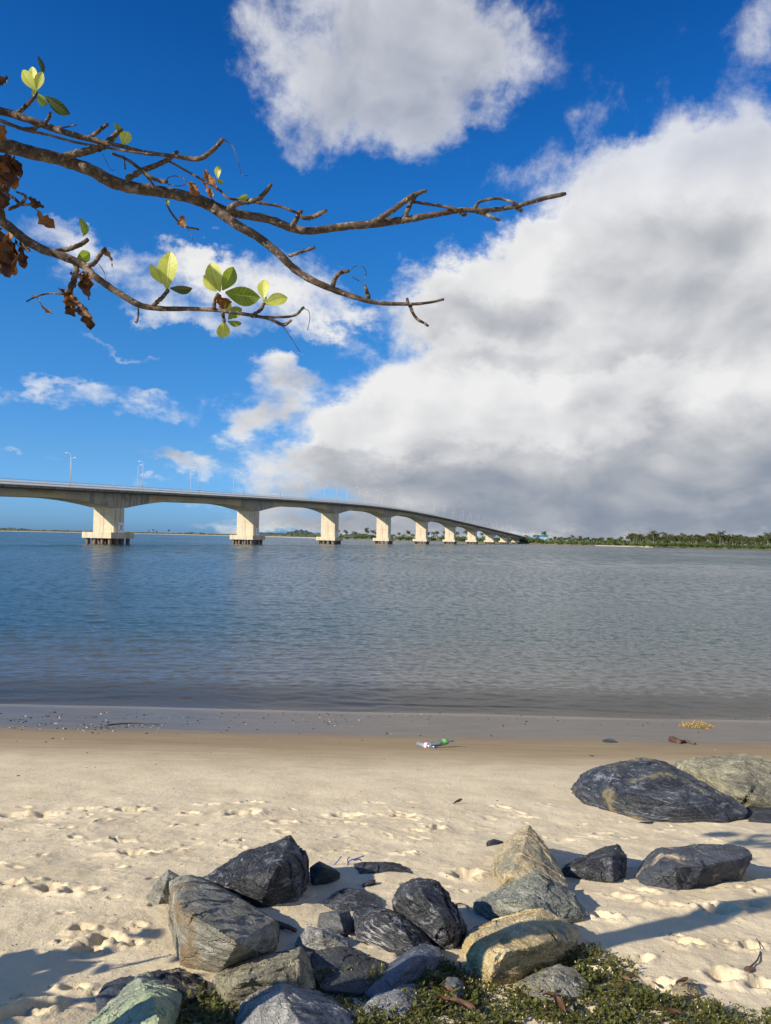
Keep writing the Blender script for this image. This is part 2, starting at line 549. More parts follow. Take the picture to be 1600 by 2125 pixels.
def mat_rock(name, cols, rot, stretch=5.0, scale=5.0, vein=None, veinw=.02, patch=None, pamt=.5, pscale=3.0, rough=.7, bump=.75):
    m, b = material(name)
    tc = b.n('ShaderNodeTexCoord').outputs['Object']
    oi = b.n('ShaderNodeObjectInfo').outputs['Location']
    p0 = b.v('ADD', tc, oi)
    p = b.mapping(p0, rot=tuple(R(a) for a in rot), scale=(1, 1, stretch))
    n = b.noise(p, scale, 9, .62, .6)
    n0 = b.noise(p0, scale * 1.6, 8, .65)
    f = b.m('ADD', b.m('MULTIPLY', n, .62), b.m('MULTIPLY', b.noise(p, scale * 3.2, 7, .7, .5), .38))
    k = len(cols) - 1
    c = b.ramp(f, [(.37 + .27 * i / k, q) for i, q in enumerate(cols)])
    grain = b.noise(p0, scale * 32, 3, .7)
    c = b.mix(b.mr(grain, .46, .66, 0, .26), c, tuple(min(1, x * 1.9 + .03) for x in cols[-1]))
    c = b.mix(b.mr(grain, .46, .34, 0, .5), c, cols[0])
    if patch:
        pn = b.noise(p0, pscale, 7, .65, .3)
        c = b.mix(b.mr(pn, .555 - .2 * pamt, .66 - .12 * pamt, 0, .85), c, patch)
    if vein:
        vn = b.noise(p, scale * .55, 5, .6, 1.2)
        ridge = b.m('ABSOLUTE', b.m('SUBTRACT', vn, .5))
        brk = b.mr(b.noise(p0, scale * 1.1, 4, .6), .47, .62)
        c = b.mix(b.m('MULTIPLY', b.mr(ridge, veinw, veinw * .3, 0, .85), brk), c, vein)
        ch = b.mr(b.noise(p, scale * 2.3, 8, .74, .9), .53, .66, 0, .75)
        c = b.mix(ch, c, vein)
    # sand dust caught low on the rock
    h = b.m('ADD', b.m('MULTIPLY', b.noise(p, scale * 2, 10, .68, .5), 1.0), b.m('MULTIPLY', b.noise(p0, scale * 7, 7, .7), .45))
    cr = b.voro(b.v('ADD', p, b.v('SCALE', b.noise(p0, scale, 4, .6, color=True), scale=.35)), scale * .8, 'DISTANCE_TO_EDGE')
    h = b.m('ADD', h, b.m('MULTIPLY', b.mr(cr, 0, .05), .25))
    nb = b.bump(h, bump, .030)
    b.out(b.pbsdf(c, b.mr(n0, .3, .7, rough - .12, rough + .12), nb, .35))
    return m


def mat_plain(name, c1, c2, scale=4, rough=.7, bump=.2, stretch=(1, 1, 1), coord='Object', bd=.01, spec=None):
    m, b = material(name)
    tc = b.n('ShaderNodeTexCoord').outputs[coord]
    p = b.v('MULTIPLY', tc, stretch)
    n = b.noise(p, scale, 7, .62)
    c = b.ramp(n, [(.3, c1), (.7, c2)])
    b.out(b.pbsdf(c, rough, b.bump(n, bump, bd) if bump else None, spec))
    return m


def mat_concrete(name, c1, c2, stain, samt=.5, joints=None, tan=False, tide=False, form=False):
    m, b = material(name)
    pos = b.n('ShaderNodeTexCoord').outputs['Object']
    n = b.noise(pos, .9, 8, .65)
    c = b.ramp(n, [(.3, c1), (.7, c2)])
    drip = b.noise(b.v('MULTIPLY', pos, (1.1, 1.1, .10)), 1.0, 6, .65)
    c = b.mix(b.mr(drip, .46, .66, 0, samt), c, stain)
    blot = b.noise(pos, .22, 6, .65)
    c = b.mix(b.mr(blot, .52, .66, 0, samt * .7), c, stain)
    spz = b.n('ShaderNodeSeparateXYZ'); b.l(pos, spz.inputs[0])
    if tide: c = b.mix(b.mr(b.m('ADD', spz.outputs[2], b.m('MULTIPLY', drip, 1.6)), 2.9, 2.1, 0, .5), c, (.14, .12, .085))
    if form:
        fz = b.m('FRACT', b.m('MULTIPLY', b.m('ADD', spz.outputs[1], spz.outputs[0]), 1.15))
        c = b.mix(b.m('MULTIPLY', b.mr(fz, .09, .03), .45), c, stain)
    if joints:
        sp = b.n('ShaderNodeSeparateXYZ'); b.l(pos, sp.inputs[0])
        ax_ = sp.outputs[0]
        fx = b.m('FRACT', b.m('MULTIPLY', sp.outputs[0 if joints[0] == 'x' else 2], joints[1]))
        c = b.mix(b.m('MULTIPLY', b.mr(fx, .04, .02), .5), c, stain)
        if joints[0] == 'x':   # tan stained patches on the lighter panels
            t = b.noise(b.v('MULTIPLY', pos, (.045, .3, .25)), 1.0, 4, .6)
            mid = b.m('ABSOLUTE', b.m('SUBTRACT', b.m('FRACT', b.m('ADD', b.m('DIVIDE', ax_, 92.9), 40.0)), .5))
            pan = b.mr(mid, .345, .335, 0, .85, False)
            if tan: c = b.mix(pan, c, b.ramp(t, [(.35, (.34, .30, .22)), (.55, (.52, .42, .25)), (.62, (.42, .30, .13))]))
    b.out(b.pbsdf(c, .85, b.bump(b.noise(pos, 6, 6, .7), .3, .05)))
    return m


def mat_leaf(name, c1, c2, vein, trans=.35, rough=.45):
    m, b = material(name)
    uv = b.n('ShaderNodeTexCoord').outputs['UV']
    sp = b.n('ShaderNodeSeparateXYZ'); b.l(uv, sp.inputs[0])
    s, cc = sp.outputs[0], b.m('ABSOLUTE', b.m('SUBTRACT', sp.outputs[1], .5))
    lat = b.m('FRACT', b.m('ADD', b.m('MULTIPLY', s, 9), b.m('MULTIPLY', cc, -3.2)))
    latv = b.mr(b.m('ABSOLUTE', b.m('SUBTRACT', lat, .5)), .10, .03)
    mid = b.mr(cc, .045, .02)
    geo = b.n('ShaderNodeNewGeometry').outputs['Position']
    n = b.noise(geo, 30, 5, .6)
    c = b.ramp(n, [(.35, c1), (.65, c2)])
    vm = b.m('MAXIMUM', b.m('MULTIPLY', latv, .6), mid)
    c = b.mix(vm, c, vein)
    c = b.mix(b.mr(b.noise(geo, 60, 3, .6), .68, .74, 0, .6), c, (.10, .06, .02))
    nb = b.bump(b.m('ADD', b.m('MULTIPLY', vm, -.6), b.m('MULTIPLY', n, .4)), .5, .004)
    p = b.n('ShaderNodeBsdfPrincipled')
    b.l(c, p.inputs['Base Color']); p.inputs['Roughness'].default_value = rough; b.l(nb, p.inputs['Normal'])
    t = b.n('ShaderNodeBsdfTranslucent'); b.l(b.mix(1.0, c, (1.25, 1.2, .6), 'MULTIPLY'), t.inputs[0])
    mx = b.n('ShaderNodeMixShader'); mx.inputs[0].default_value = trans
    b.l(p.outputs[0], mx.inputs[1]); b.l(t.outputs[0], mx.inputs[2])
    b.out(mx.outputs[0])
    return m


def mat_bark():
    m, b = material("bark")
    tc = b.n('ShaderNodeTexCoord').outputs['Object']
    n = b.noise(tc, 28, 8, .68, .4)
    n2 = b.noise(tc, 7, 5, .6)
    c = b.ramp(n, [(.3, (.030, .022, .016)), (.52, (.095, .070, .050)), (.70, (.25, .20, .15))])
    c = b.mix(b.mr(n2, .55, .72, 0, .5), c, (.30, .26, .21))
    c = b.mix(b.mr(b.noise(tc, 65, 3, .6), .60, .68, 0, .6), c, (.36, .33, .28))
    h = b.m('ADD', n, b.m('MULTIPLY', b.noise(tc, 110, 4, .7), .5))
    b.out(b.pbsdf(c, .88, b.bump(h, .8, .006), .2))
    return m


def mat_foliage(name, c1, c2, c3, scale=.25):
    m, b = material(name)
    pos = b.n('ShaderNodeNewGeometry').outputs['Position']
    n = b.noise(pos, scale, 4, .6)
    f = b.noise(pos, scale * 9, 2, .5)
    c = b.ramp(b.m('ADD', b.m('MULTIPLY', n, .6), b.m('MULTIPLY', f, .4)), [(.3, c1), (.5, c2), (.7, c3)])
    p = b.n('ShaderNodeBsdfPrincipled'); b.l(c, p.inputs['Base Color']); p.inputs['Roughness'].default_value = .6
    p.inputs['Specular IOR Level'].default_value = .25
    t = b.n('ShaderNodeBsdfTranslucent'); b.l(c, t.inputs[0])
    mx = b.n('ShaderNodeMixShader'); mx.inputs[0].default_value = .25
    b.l(p.outputs[0], mx.inputs[1]); b.l(t.outputs[0], mx.inputs[2])
    b.out(mx.outputs[0])
    return m


SAND = mat_sand()
WATER = mat_water()
BARK = mat_bark()

# ------------------------------------------------------------------ beach
foot_list = []          # (x, y, ang, length, width, depth, rim)


def add_foot(px, py, lpx, asp=.45, ang=None, depth=.022, rim=.012):
    g = ground(px, py)
    foot_list.append((g.x, g.y, rng.uniform(0, 3.1) if ang is None else ang, lpx / FPX * g.y * .5, asp, depth, rim))


for a in [(278, 1768, 95, .75, .1, .075, .03), (255, 1745, 70, .5, .2, .03, .03), (365, 1762, 50, .5, .3, .03, .015), (30, 1692, 75, .5, .1, .045, .03), (90, 1690, 85, .55, .3, .05, .035), (165, 1680, 85, .45, .1, .045, .03),
          (272, 1682, 70, .6, .2, .05, .03), (395, 1691, 45, .5, .1, .035, .02), (385, 1712, 45, .45, .3, .03, .02), (505, 1690, 85, .6, .4, .05, .03), (590, 1708, 60, .5, 0, .025, .02), (720, 1690, 75, .5, .1, .03, .02), (520, 1666, 50, .4, .1, .02, .015), (440, 1671, 50, .4, 0, .02, .015),
          (105, 1845, 70, .8, .2, .055, .035), (165, 1853, 85, .6, .3, .06, .02), (60, 1830, 50, .5, .3, .03, .012), (170, 1925, 60, .8, .5, .06, .025), (215, 1945, 80, .8, .9, .06, .03), (190, 1960, 70, .8, .2, .05, .025), (130, 1950, 30, .7, .2, .03, .012), (275, 1955, 40, .7, .3, .04, .015), (235, 1865, 30, .6, .2, .02, .008), (135, 1895, 32, .6, .2, .018, .008), (270, 1925, 28, .6, .2, .02, .008), (20, 1840, 60, .6, .2, .03, .015),
          (965, 1815, 75, .75, .2, .045, .02), (840, 1770, 55, .7, .2, .04, .025), (840, 1695, 60, .6, .2, .03, .012), (905, 1722, 55, .6, .8, .03, .014),
          (1490, 1890, 85, .75, .2, .055, .02), (1500, 2020, 95, .7, .7, .05, .025), (1340, 1850, 75, .42, -.5, .02, .012), (1290, 1860, 75, .42, -.4, .02, .012), (1390, 1880, 70, .42, -.2, .02, .012), (1250, 1900, 70, .5, -.3, .03, .014), (1420, 1955, 80, .5, -.3, .025, .012), (1330, 1990, 70, .5, .5, .035, .02), (1560, 1880, 60, .6, .2, .03, .015), (1360, 2040, 90, .6, .3, .05, .025), (1560, 1960, 70, .6, .4, .03, .015), (1580, 2040, 80, .6, .2, .04, .02), (1230, 2010, 70, .8, .3, .05, .03), (1420, 2050, 60, .8, .3, .05, .03),
          (100, 2080, 120, .5, .3, .05, .03), (40, 2100, 100, .5, .3, .05, .03), (150, 2040, 60, .6, .3, .03, .02), (1430, 1820, 40, .5, .2, .02, .01), (1500, 1815, 40, .5, .2, .02, .01)]:
    add_foot(a[0], a[1], a[2], a[3], a[4], a[5], a[6])
for _ in range(42):     # trampled stretch in the middle of the beach
    px, py = rng.uniform(760, 1500), rng.uniform(1662, 1745)
    add_foot(px, py, rng.uniform(22, 62), rng.uniform(.25, .6), rng.normal(-.5, .5), rng.uniform(.006, .016), rng.uniform(.003, .007))
for _ in range(75):
    px, py = rng.uniform(-50, 1650), rng.uniform(1700, 2110)
    add_foot(px, py, rng.uniform(14, 60), rng.uniform(.35, .7), None, rng.uniform(.006, .022), rng.uniform(.003, .010))
for _ in range(45):
    px, py = rng.uniform(-50, 760), rng.uniform(1675, 1800)
    add_foot(px, py, rng.uniform(16, 50), rng.uniform(.3, .6), None, rng.uniform(.006, .018), rng.uniform(.003, .010))


def beach_height(X, Y):
    shp = X.shape
    x, y = X.ravel(), Y.ravel()
    z = zprof(y)
    # smooth the kinks of the profile
    z = (z + zprof(y + .6) + zprof(y - .6) + zprof(y + 1.1) + zprof(y - 1.1)) / 5
    P = np.stack([x, y, np.zeros_like(x)], 1)
    dry = np.clip((11 - y) / 4.5, 0, 1) * np.clip((y + 6) / 4, 0, 1)
    z = z + fbm(P * 1.1, 3) * .020 * dry + fbm(P * 3.6 + 9, 5, .55) * .0085 * np.clip((8.2 - y) / 2, .06, 1) * dry
    lumps = np.clip(fbm(P * np.array([7, 7, 1.]) + 31, 3, .6) - .35, 0, .6) * .012 * np.clip((7.4 - y) / 1.2, 0, 1)
    z = z + lumps
    z = z + fbm(P * np.array([.25, .8, 1]) + 5, 3) * .012 * np.clip((y - 6) / 4, 0, 1) * np.clip((22 - y) / 3, 0, 1)
    for (fx, fy, ang, L, asp, dep, rim) in foot_list:
        m = (np.abs(x - fx) < L * 2.4) & (np.abs(y - fy) < L * 2.4)
        if not m.any(): continue
        dx, dy = x[m] - fx, y[m] - fy
        c, s = math.cos(ang), math.sin(ang)
        a, b2 = (dx * c + dy * s) / L, (-dx * s + dy * c) / (L * asp)
        Pn = np.stack([x[m], y[m], np.full(m.sum(), fx)], 1)
        r = np.sqrt(a * a + b2 * b2) + fbm(Pn * (1.2 / L), 3, .6) * .30
        pit = -dep * (1 - np.clip((r - .35) / .55, 0, 1) ** 2 * (3 - 2 * np.clip((r - .35) / .55, 0, 1)))
        rm = np.minimum(rim, .014) * np.exp(-((r - 1.10) / .30) ** 2) * np.clip(.8 + .9 * fbm(Pn * (2.2 / L), 2), .1, 1.5)
        z[m] += pit + rm
    return z.reshape(shp)


def build_beach():
    def sp(a, b, n): return np.linspace(a, b, n, endpoint=False)
    xs = [sp(-2.4, 2.6, 430)]
    xr, dx = 2.6, .012
    ext = []
    while xr < 70:
        ext.append(xr); dx = min(dx * 1.022, 4.0); xr += dx
    ext = np.array(ext)
    X = np.concatenate([-(ext[::-1]) + .2, xs[0], ext])
    ys = [-40, -30, -22, -15, -10, -6, -4, -2.5, -1.5, -.8, -.3]
    y = 0.1
    while y < 260:
        ys.append(y)
        if y < 1.9: y += .06
        elif y < 5.2: y += .0115
        elif y < 22: y += .0115 * (y / 5.2) ** 1.3
        else: y *= 1.12
    Yv = np.array(ys)
    XX, YY = np.meshgrid(X, Yv)
    ZZ = beach_height(XX, YY)
    V = np.stack([XX.ravel(), YY.ravel(), ZZ.ravel()], 1)
    me = np_mesh("beach_sand", V, grid_faces(len(Yv), len(X)), SAND)
    tag(link("beach_sand", me), kind='structure')


build_beach()


def zg(x, y):
    return float(beach_height(np.array([[x]]), np.array([[y]]))[0, 0])


# ------------------------------------------------------------------ water
def build_water():
    # columns fan out with distance so the ripples stay finer than they look
    ys = [15.4]
    while ys[-1] < 190: ys.append(ys[-1] + .055 * (ys[-1] / 17) ** 1.1)
    ys = np.array(ys)
    us = np.concatenate([[-60, -12, -3, -1.4], np.linspace(-.72, .72, 640), [1.4, 3, 12, 60]])
    YY, UU = np.meshgrid(ys, us, indexing='ij')
    XX = UU * (YY + 4)
    x, y = XX.ravel(), YY.ravel()
    P = np.stack([x, y, np.zeros_like(x)], 1)
    patch = np.clip(1 + .9 * fbm(P * np.array([.045, .03, 1]) + 7, 3), .35, 1.9)
    z = np.zeros_like(x)
    rw = np.random.default_rng(5)
    warp = fbm(P * np.array([.10, .10, 1]), 2) * .9
    for lam in (.22, .28, .36, .42, .5, .58, .66, .75, .85, .95, 1.1, 1.25, 1.45, 1.7, 2.0, 2.4, 3.0):
        for rep_ in range(2):
            th = rw.normal(-math.pi / 2 + .25, .62)
            k = 2 * math.pi / lam
            sl_ = .036 if lam < .7 else (.020 if lam < 1.2 else .010)
            fade = np.clip((lam * 130 - y) / (lam * 70), 0, 1)
            ph = k * (x * math.cos(th) + y * math.sin(th)) + rw.uniform(0, 6.28) + warp * 4.0 * rw.uniform(.6, 1.4)
            z += sl_ / k * fade * np.sin(ph)
    shore = np.clip((y - 17.6) / 10, 0, 1) ** .8 * .75 + .25 * np.clip((y - 17.2) / 1.2, 0, 1)
    z *= shore * patch
    phs = fbm(P * np.array([.10, .25, 1]), 3) * 2.2
    env = np.exp(-np.abs(y - 18.5) / 1.2)
    cx = pnoise(P * np.array([.16, .5, 1]) + 3)
    z += .026 * env * np.maximum(0, np.sin(y * 4.6 + phs * 2.1 + x * .06)) ** 6 * np.clip(.3 + 1.5 * cx, 0, 1)
    P[:, 2] = z + .045 * np.clip((60 - y) / 20, 0, 1)
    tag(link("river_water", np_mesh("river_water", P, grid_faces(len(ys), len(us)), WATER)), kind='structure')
    ye = ys[-1]
    V, n = [], 0
    for yy in (ye, 400, 1000, 3000, 14000):
        for xx in (-14000, -900, -190, 190, 900, 14000): V.append((xx, yy, 0))
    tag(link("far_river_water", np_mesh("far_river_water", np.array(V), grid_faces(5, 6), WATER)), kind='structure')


build_water()

# ------------------------------------------------------------------ far shore and hills
# (photo x, distance): the line where land meets the river
SHORE = [(-900, 1900), (-400, 1800), (0, 1700), (200, 2200), (330, 2500), (560, 2300), (640, 1800), (690, 1350), (800, 1190), (900, 1140), (1000, 1090), (1120, 1000), (1240, 930), (1330, 900), (1345, 850), (1500, 840), (1600, 820), (1800, 780), (2300, 700)]
LAND = mat_plain("shore_soil", (.10, .09, .05), (.24, .20, .13), .05, .9, 0)
BANK = mat_plain("shore_sand", (.50, .42, .29), (.62, .54, .40), .05, .9, 0)


def shore_pt(px, back=0.0):
    xs = [s[0] for s in SHORE]; ds = [s[1] for s in SHORE]
    Y = float(np.interp(px, xs, ds)) + back
    return (px - 800) / FPX * Y, Y


def build_land():
    pxs = np.arange(-900, 2301, 12)
    V, F, mi = [], [], []
    for px in pxs:
        bw = 14 if (px < 700) else (16 if 1225 < px < 1340 else 5)
        for back, z in ((-12, -1.2), (0, .05), (bw, 1.0), (bw + 40, 2.2), (400, 5), (4000, 10)):
            x, y = shore_pt(px, back)
            V.append((x, y, z))
    nc = 6
    F = grid_faces(len(pxs), nc)[:, ::-1]
    k = np.tile(np.array([1, 1, 0, 0, 0]), len(pxs) - 1)
    pxk = np.repeat(pxs[:-1], 5)
    bank = (k == 1) & ((pxk < 660) | ((pxk > 1225) & (pxk < 1345)))
    tag(link("far_shore", np_mesh("far_shore", V, F, [LAND, BANK], mi=bank.astype(int))), kind='structure')
    HILL = mat_foliage("hill_cover", (.05, .08, .07), (.07, .10, .09), (.09, .12, .11), .01)
    for (c, w, h) in ((625, 45, 13), (560, 90, 6), (745, 60, 8)):
        b = MB()
        pts = []
        for i in range(41):
            t = i / 40 * 2 - 1
            pts.append((c + t * w, max(0, (1 - t * t) ** 1.6) * h * (1 + .12 * math.sin(i * 1.3))))
        V2, n = [], len(pts)
        for k2, (D, s) in enumerate(((4300, .0), (4700, .7), (5100, 1.), (5900, 0.))):
            for (px, hp) in pts: V2.append(((px - 800) / FPX * D, D, 4 + s * hp / FPX * D * 1.0 + (0 if s else -2)))
        tag(link("hills", np_mesh("hills", V2, grid_faces(4, n)[:, ::-1], HILL)), kind='structure')


build_land()

# ------------------------------------------------------------------ far vegetation
FOL_PALM = mat_foliage("palm_fronds", (.045, .060, .020), (.080, .095, .032), (.15, .15, .055), .12)
FOL_MANG = mat_foliage("mangrove_leaves", (.035, .065, .014), (.075, .125, .026), (.14, .19, .045), .18)
FOL_FAR = mat_foliage("distant_leaves", (.05, .075, .035), (.075, .105, .045), (.11, .13, .055), .04)
TRUNK = mat_plain("palm_trunk", (.16, .13, .10), (.30, .25, .19), 1.0, .9, 0)


def palm_meshes(seed, h):
    r = random.Random(seed)
    lean = r.uniform(-.12, .12)
    b = MB()
    pts = [(lean * h * (t ** 2), 0, h * t) for t in (0, .25, .5, .75, 1)]
    b.tube(pts, [.30, .22, .19, .17, .16], 6)
    tm = b.mesh("trunk", TRUNK, True)
    c = MB()
    top = Vector((lean * h, 0, h))
    n = 30
    for i in range(n):
        a = i * 2.399 + r.uniform(-.2, .2)
        e0 = R(r.uniform(-15, 80))
        L = r.uniform(4.0, 5.8)
        d = Vector((math.cos(a), math.sin(a), 0)); side = Vector((-math.sin(a), math.cos(a), 0))
        p = top.copy(); e = e0
        prev = None
        seg = 7
        for s in range(seg + 1):
            t = s / seg
            dirv = d * math.cos(e) + Vector((0, 0, math.sin(e)))
            nrm = -d * math.sin(e) + Vector((0, 0, math.cos(e)))
            if s: p = p + dirv * (L / seg)
            e -= (.22 + .10 * r.random()) * (1.0 - .3 * t)
            if s and s < seg + 1:
                wl = .95 * math.sin(math.pi * min(1, .15 + .8 * t)) * (L / 4.5)
                for sg in (-1, 1):
                    q1 = p - dirv * .16
                    q2 = p + dirv * .16
                    tip = p + side * (sg * wl) + dirv * .45 - nrm * (wl * (.55 + .3 * r.random()))
                    tip2 = p + side * (sg * wl * .9) + dirv * .8 - nrm * (wl * (.45 + .3 * r.random()))
                    c.add([q1, q2, tip2, tip], [(0, 1, 2, 3)])
    for i in range(5):
        a = i * 1.3
        c.box(top + Vector((.28 * math.cos(a), .28 * math.sin(a), -.35)), (.26, .26, .3))
    cm = c.mesh("crown", FOL_PALM)
    return tm, cm


def bush_meshes(seed, w, h, mat, nleaf=520):
    r = random.Random(seed)
    b = MB()
    for k in range(4):
        a = r.uniform(0, 6.28)
        b.tube([(0, 0, -.5), (math.cos(a) * w * .1, math.sin(a) * w * .1, h * .25), (math.cos(a) * w * .25, math.sin(a) * w * .25, h * .6)], [.2, .14, .08], 5)
    tm = b.mesh("trunk", TRUNK)
    c = MB()
    lobes = [(r.uniform(-.32, .32) * w, r.uniform(-.3, .3) * w, h * r.uniform(.35, .72), r.uniform(.20, .33) * w) for _ in range(8)]
    for i in range(nleaf):
        lx, ly, lz, lr = lobes[i % len(lobes)]
        v = Vector((r.gauss(0, 1), r.gauss(0, 1), r.gauss(0, 1))).normalized()
        q = Vector((lx, ly, lz)) + Vector((v.x * lr, v.y * lr, v.z * lr * .75 * h / w * 1.2)) * r.uniform(.6, 1.05)
        if q.z < -.2: q.z = r.uniform(-.2, .6)
        s = r.uniform(.035, .075) * w
        nrm = (v + Vector((r.gauss(0, .5), r.gauss(0, .5), r.gauss(.3, .5)))).normalized()
        x = nrm.orthogonal().normalized(); y = nrm.cross(x)
        a = r.uniform(0, 6.28)
        x, y = x * math.cos(a) + y * math.sin(a), y * math.cos(a) - x * math.sin(a)
        c.add([q - x * s, q - y * s * .6, q + x * s, q + y * s * .6], [(0, 1, 2, 3)])
    return tm, c.mesh("crown", mat)


PALMS = [palm_meshes(s, h) for s, h in ((1, 12.5), (2, 14.5), (3, 11), (4, 13.5), (5, 16))]
BUSHES = [bush_meshes(s, 11, 7.0, FOL_MANG) for s in range(5)]
BIGTREES = [bush_meshes(20 + s, 11, 9.5, FOL_MANG) for s in range(2)]


def plant_tree(name, meshes, px, back, sc, label, cat, group, zb=.8):
    x, y = shore_pt(px, back)
    t = empty(name, (x, y, zb), label, cat, group)
    t.rotation_euler = (0, 0, random.uniform(0, 6.28))
    s = sc * random.uniform(.92, 1.08)
    t.scale = (s, s, s * random.uniform(.94, 1.06))
    link("trunk", meshes[0], t); link("crown", meshes[1], t)
    return t


def filler(name, p0, p1, hf, b0, b1, n, mat, label):
    V, F = [], []
    r = random.Random(int(p0))
    for i in range(n):
        px = r.uniform(p0, p1); back = r.uniform(b0, b1)
        x, y = shore_pt(px, back)
        hh = hf(px) * (.75 + .3 * math.sin(px * .21) * math.sin(px * .083 + 2))
        q = Vector((x, y, 1 + r.uniform(0, 1) ** .7 * hh))
        s_ = r.uniform(.5, 1.3)
        nn = Vector((r.gauss(0, .7), r.gauss(-.7, .6), r.gauss(.6, .6))).normalized()
        xx = nn.orthogonal().normalized() * s_; yy = nn.cross(xx.normalized()) * s_ * .7
        k = len(V)
        V += [q - xx, q - yy, q + xx, q + yy]; F.append((k, k + 1, k + 2, k + 3))
    tag(link(name, np_mesh(name, V, F, mat, smooth=False)), label, "woodland", None, 'stuff')


def far_trees():
    GP, LP = "coconut palms of the right-hand grove", "coconut palm in the dense grove behind the mangroves on the right-hand far shore"
    n = 0
    for px in np.arange(1146, 1690, 6.4):
        for row in range(3):
            q = px + random.uniform(-4, 4) + row * 3
            lo = .62 if q < 1200 else (.72 if q < 1300 else .9)
            if 1205 < q < 1300: lo *= .86
            tall = 1.22 if (1465 < q < 1545 and random.random() < .3) else 1
            plant_tree("coconut_palm", PALMS[n % 5], q, 24 + row * 22 + random.uniform(0, 14), lo * random.uniform(.78, 1.02) * tall * 1.02, LP, "palm tree", GP)
            n += 1
    for (px, sc, lab) in ((1476, 1.42, "tall coconut palm rising above the right-hand grove, left of the pair at its crest"), (1494, 1.36, "tall coconut palm rising above the grove beside the tallest palm"), (1521, 1.22, "tall round-crowned coconut palm standing clear of the grove, right of the crest pair"), (1594, 1.45, "tall coconut palm at the photo's right edge above the mangroves"), (1357, 1.2, "tall coconut palm where the right-hand grove starts to rise"), (1331, 1.22, "full-crowned coconut palm behind the narrow sandy landing on the far shore")):
        plant_tree("coconut_palm", PALMS[n % 5], px, 22, sc * .86, lab, "palm tree", GP); n += 1
    GM, LM = "mangrove bushes along the right-hand far shore", "low round green mangrove bush at the water's edge below the right-hand palm grove"
    for i, px in enumerate(np.arange(1128, 1690, 10.0)):
        if 1232 < px < 1318: back, sc = 26, .55
        else: back, sc = 3, random.uniform(.72, 1.0)
        plant_tree("mangrove_bush", BUSHES[i % 5], px + random.uniform(-4, 4), back + random.uniform(0, 5), sc * (1.0 if px > 1345 else .85), LM, "bush", GM, .2)
    plant_tree("broadleaf_tree", BIGTREES[0], 1272, 18, .95, "light green rounded tree standing apart on the sandy landing of the far shore", "tree", None)
    # behind the bridge
    G2, L2 = "mangrove bushes behind the bridge piers", "green mangrove bush on the far bank seen between and behind the bridge piers"
    for i, px in enumerate(np.arange(672, 1130, 11.0)):
        plant_tree("mangrove_bush", BUSHES[(i + 2) % 5], px + random.uniform(-5, 5), 6 + random.uniform(0, 18), random.uniform(.75, 1.2) * (1.15 if px > 740 else .9), L2, "bush", G2, .2)
    G3, L3 = "palms behind the bridge", "small coconut palm on the far bank seen behind the bridge piers"
    for i, px in enumerate(np.arange(690, 1130, 8.5)):
        plant_tree("coconut_palm", PALMS[i % 5], px + random.uniform(-5, 5), 55 + random.uniform(0, 60), random.uniform(.7, 1.12), L3, "palm tree", G3)
    for i, px in enumerate((310, 320, 326, 352, 598, 605, 612)):
        plant_tree("coconut_palm", PALMS[i % 5], px, 60, random.uniform(.75, 1.0), "tiny coconut palm standing over the low distant coast left of the third pier", "palm tree", "palms on the low distant coast")
    filler("palm_undergrowth", 1140, 1720, lambda px: (7.5 if px < 1310 else 13), 30, 120, 8000, FOL_MANG, "dark green mixed undergrowth filling the palm grove on the right-hand far shore")
    filler("bank_woodland", 655, 1140, lambda px: (6 if px < 740 else 9.5), 24, 120, 4200, FOL_MANG, "green woodland mass on the far bank behind the bridge piers")
    # the far-off wood on the left reads as one mass
    V, F = [], []
    r = random.Random(5)
    for i in range(5200):
        px = r.uniform(-700, 700)
        back = r.uniform(28, 190)
        x, y = shore_pt(px, back)
        hh = 4.2 + 2.6 * math.sin(px * .05) * math.sin(px * .017 + 1) + (3.5 if px > 560 else 0) + (2 if px > 640 else 0)
        z = 1 + r.uniform(0, 1) ** .8 * hh * (.6 + back / 300)
        s = r.uniform(1.2, 3.0)
        n = Vector((r.gauss(0, .6), r.gauss(-.8, .5), r.gauss(.6, .5))).normalized()
        xx = n.orthogonal().normalized() * s; yy = n.cross(xx.normalized()) * s * .7
        q = Vector((x, y, z)); k = len(V)
        V += [q - xx, q - yy, q + xx, q + yy]
        F.append((k, k + 1, k + 2, k + 3))
    tag(link("distant_woodland", np_mesh("distant_woodland", V, F, FOL_FAR, smooth=False)), "low dark green woodland far away along the left horizon behind a pale strip of beach", "woodland", None, 'stuff')


far_trees()

# ------------------------------------------------------------------ bridge
BO = Vector((-90.0, 251.0, 0)); AX = Vector((.3196, .9475, 0)).normalized(); RT = Vector((AX.y, -AX.x, 0)); UP = Vector((0, 0, 1))
BANG = math.atan2(AX.y, AX.x)
_pt = np.array([-260, -52, 7, 40, 108, 142, 211, 262, 316, 388, 460, 570, 690, 1031, 1200.])
_pz = np.array([10.5, 17.1, 18.9, 19.9, 21.9, 22.9, 24.4, 24.9, 24.7, 23.6, 21.9, 19.0, 15.7, 6.4, 2.0])
_ts = np.arange(-400, 1400, 5.)
_zs = np.convolve(np.pad(np.interp(_ts, _pt, _pz), 10, mode='edge'), np.ones(21) / 21, mode='valid')
SPAN = 92.9


def ztop(t): return float(np.interp(t, _ts, _zs))


def depth_at(t):
    k = round(t / SPAN)
    u = abs(t - k * SPAN)
    if u < 2.6: return 6.9
    f = max(0., 1 - (u - 2.6) / 27.0)
    return 4.3 + 2.6 * f ** 1.7


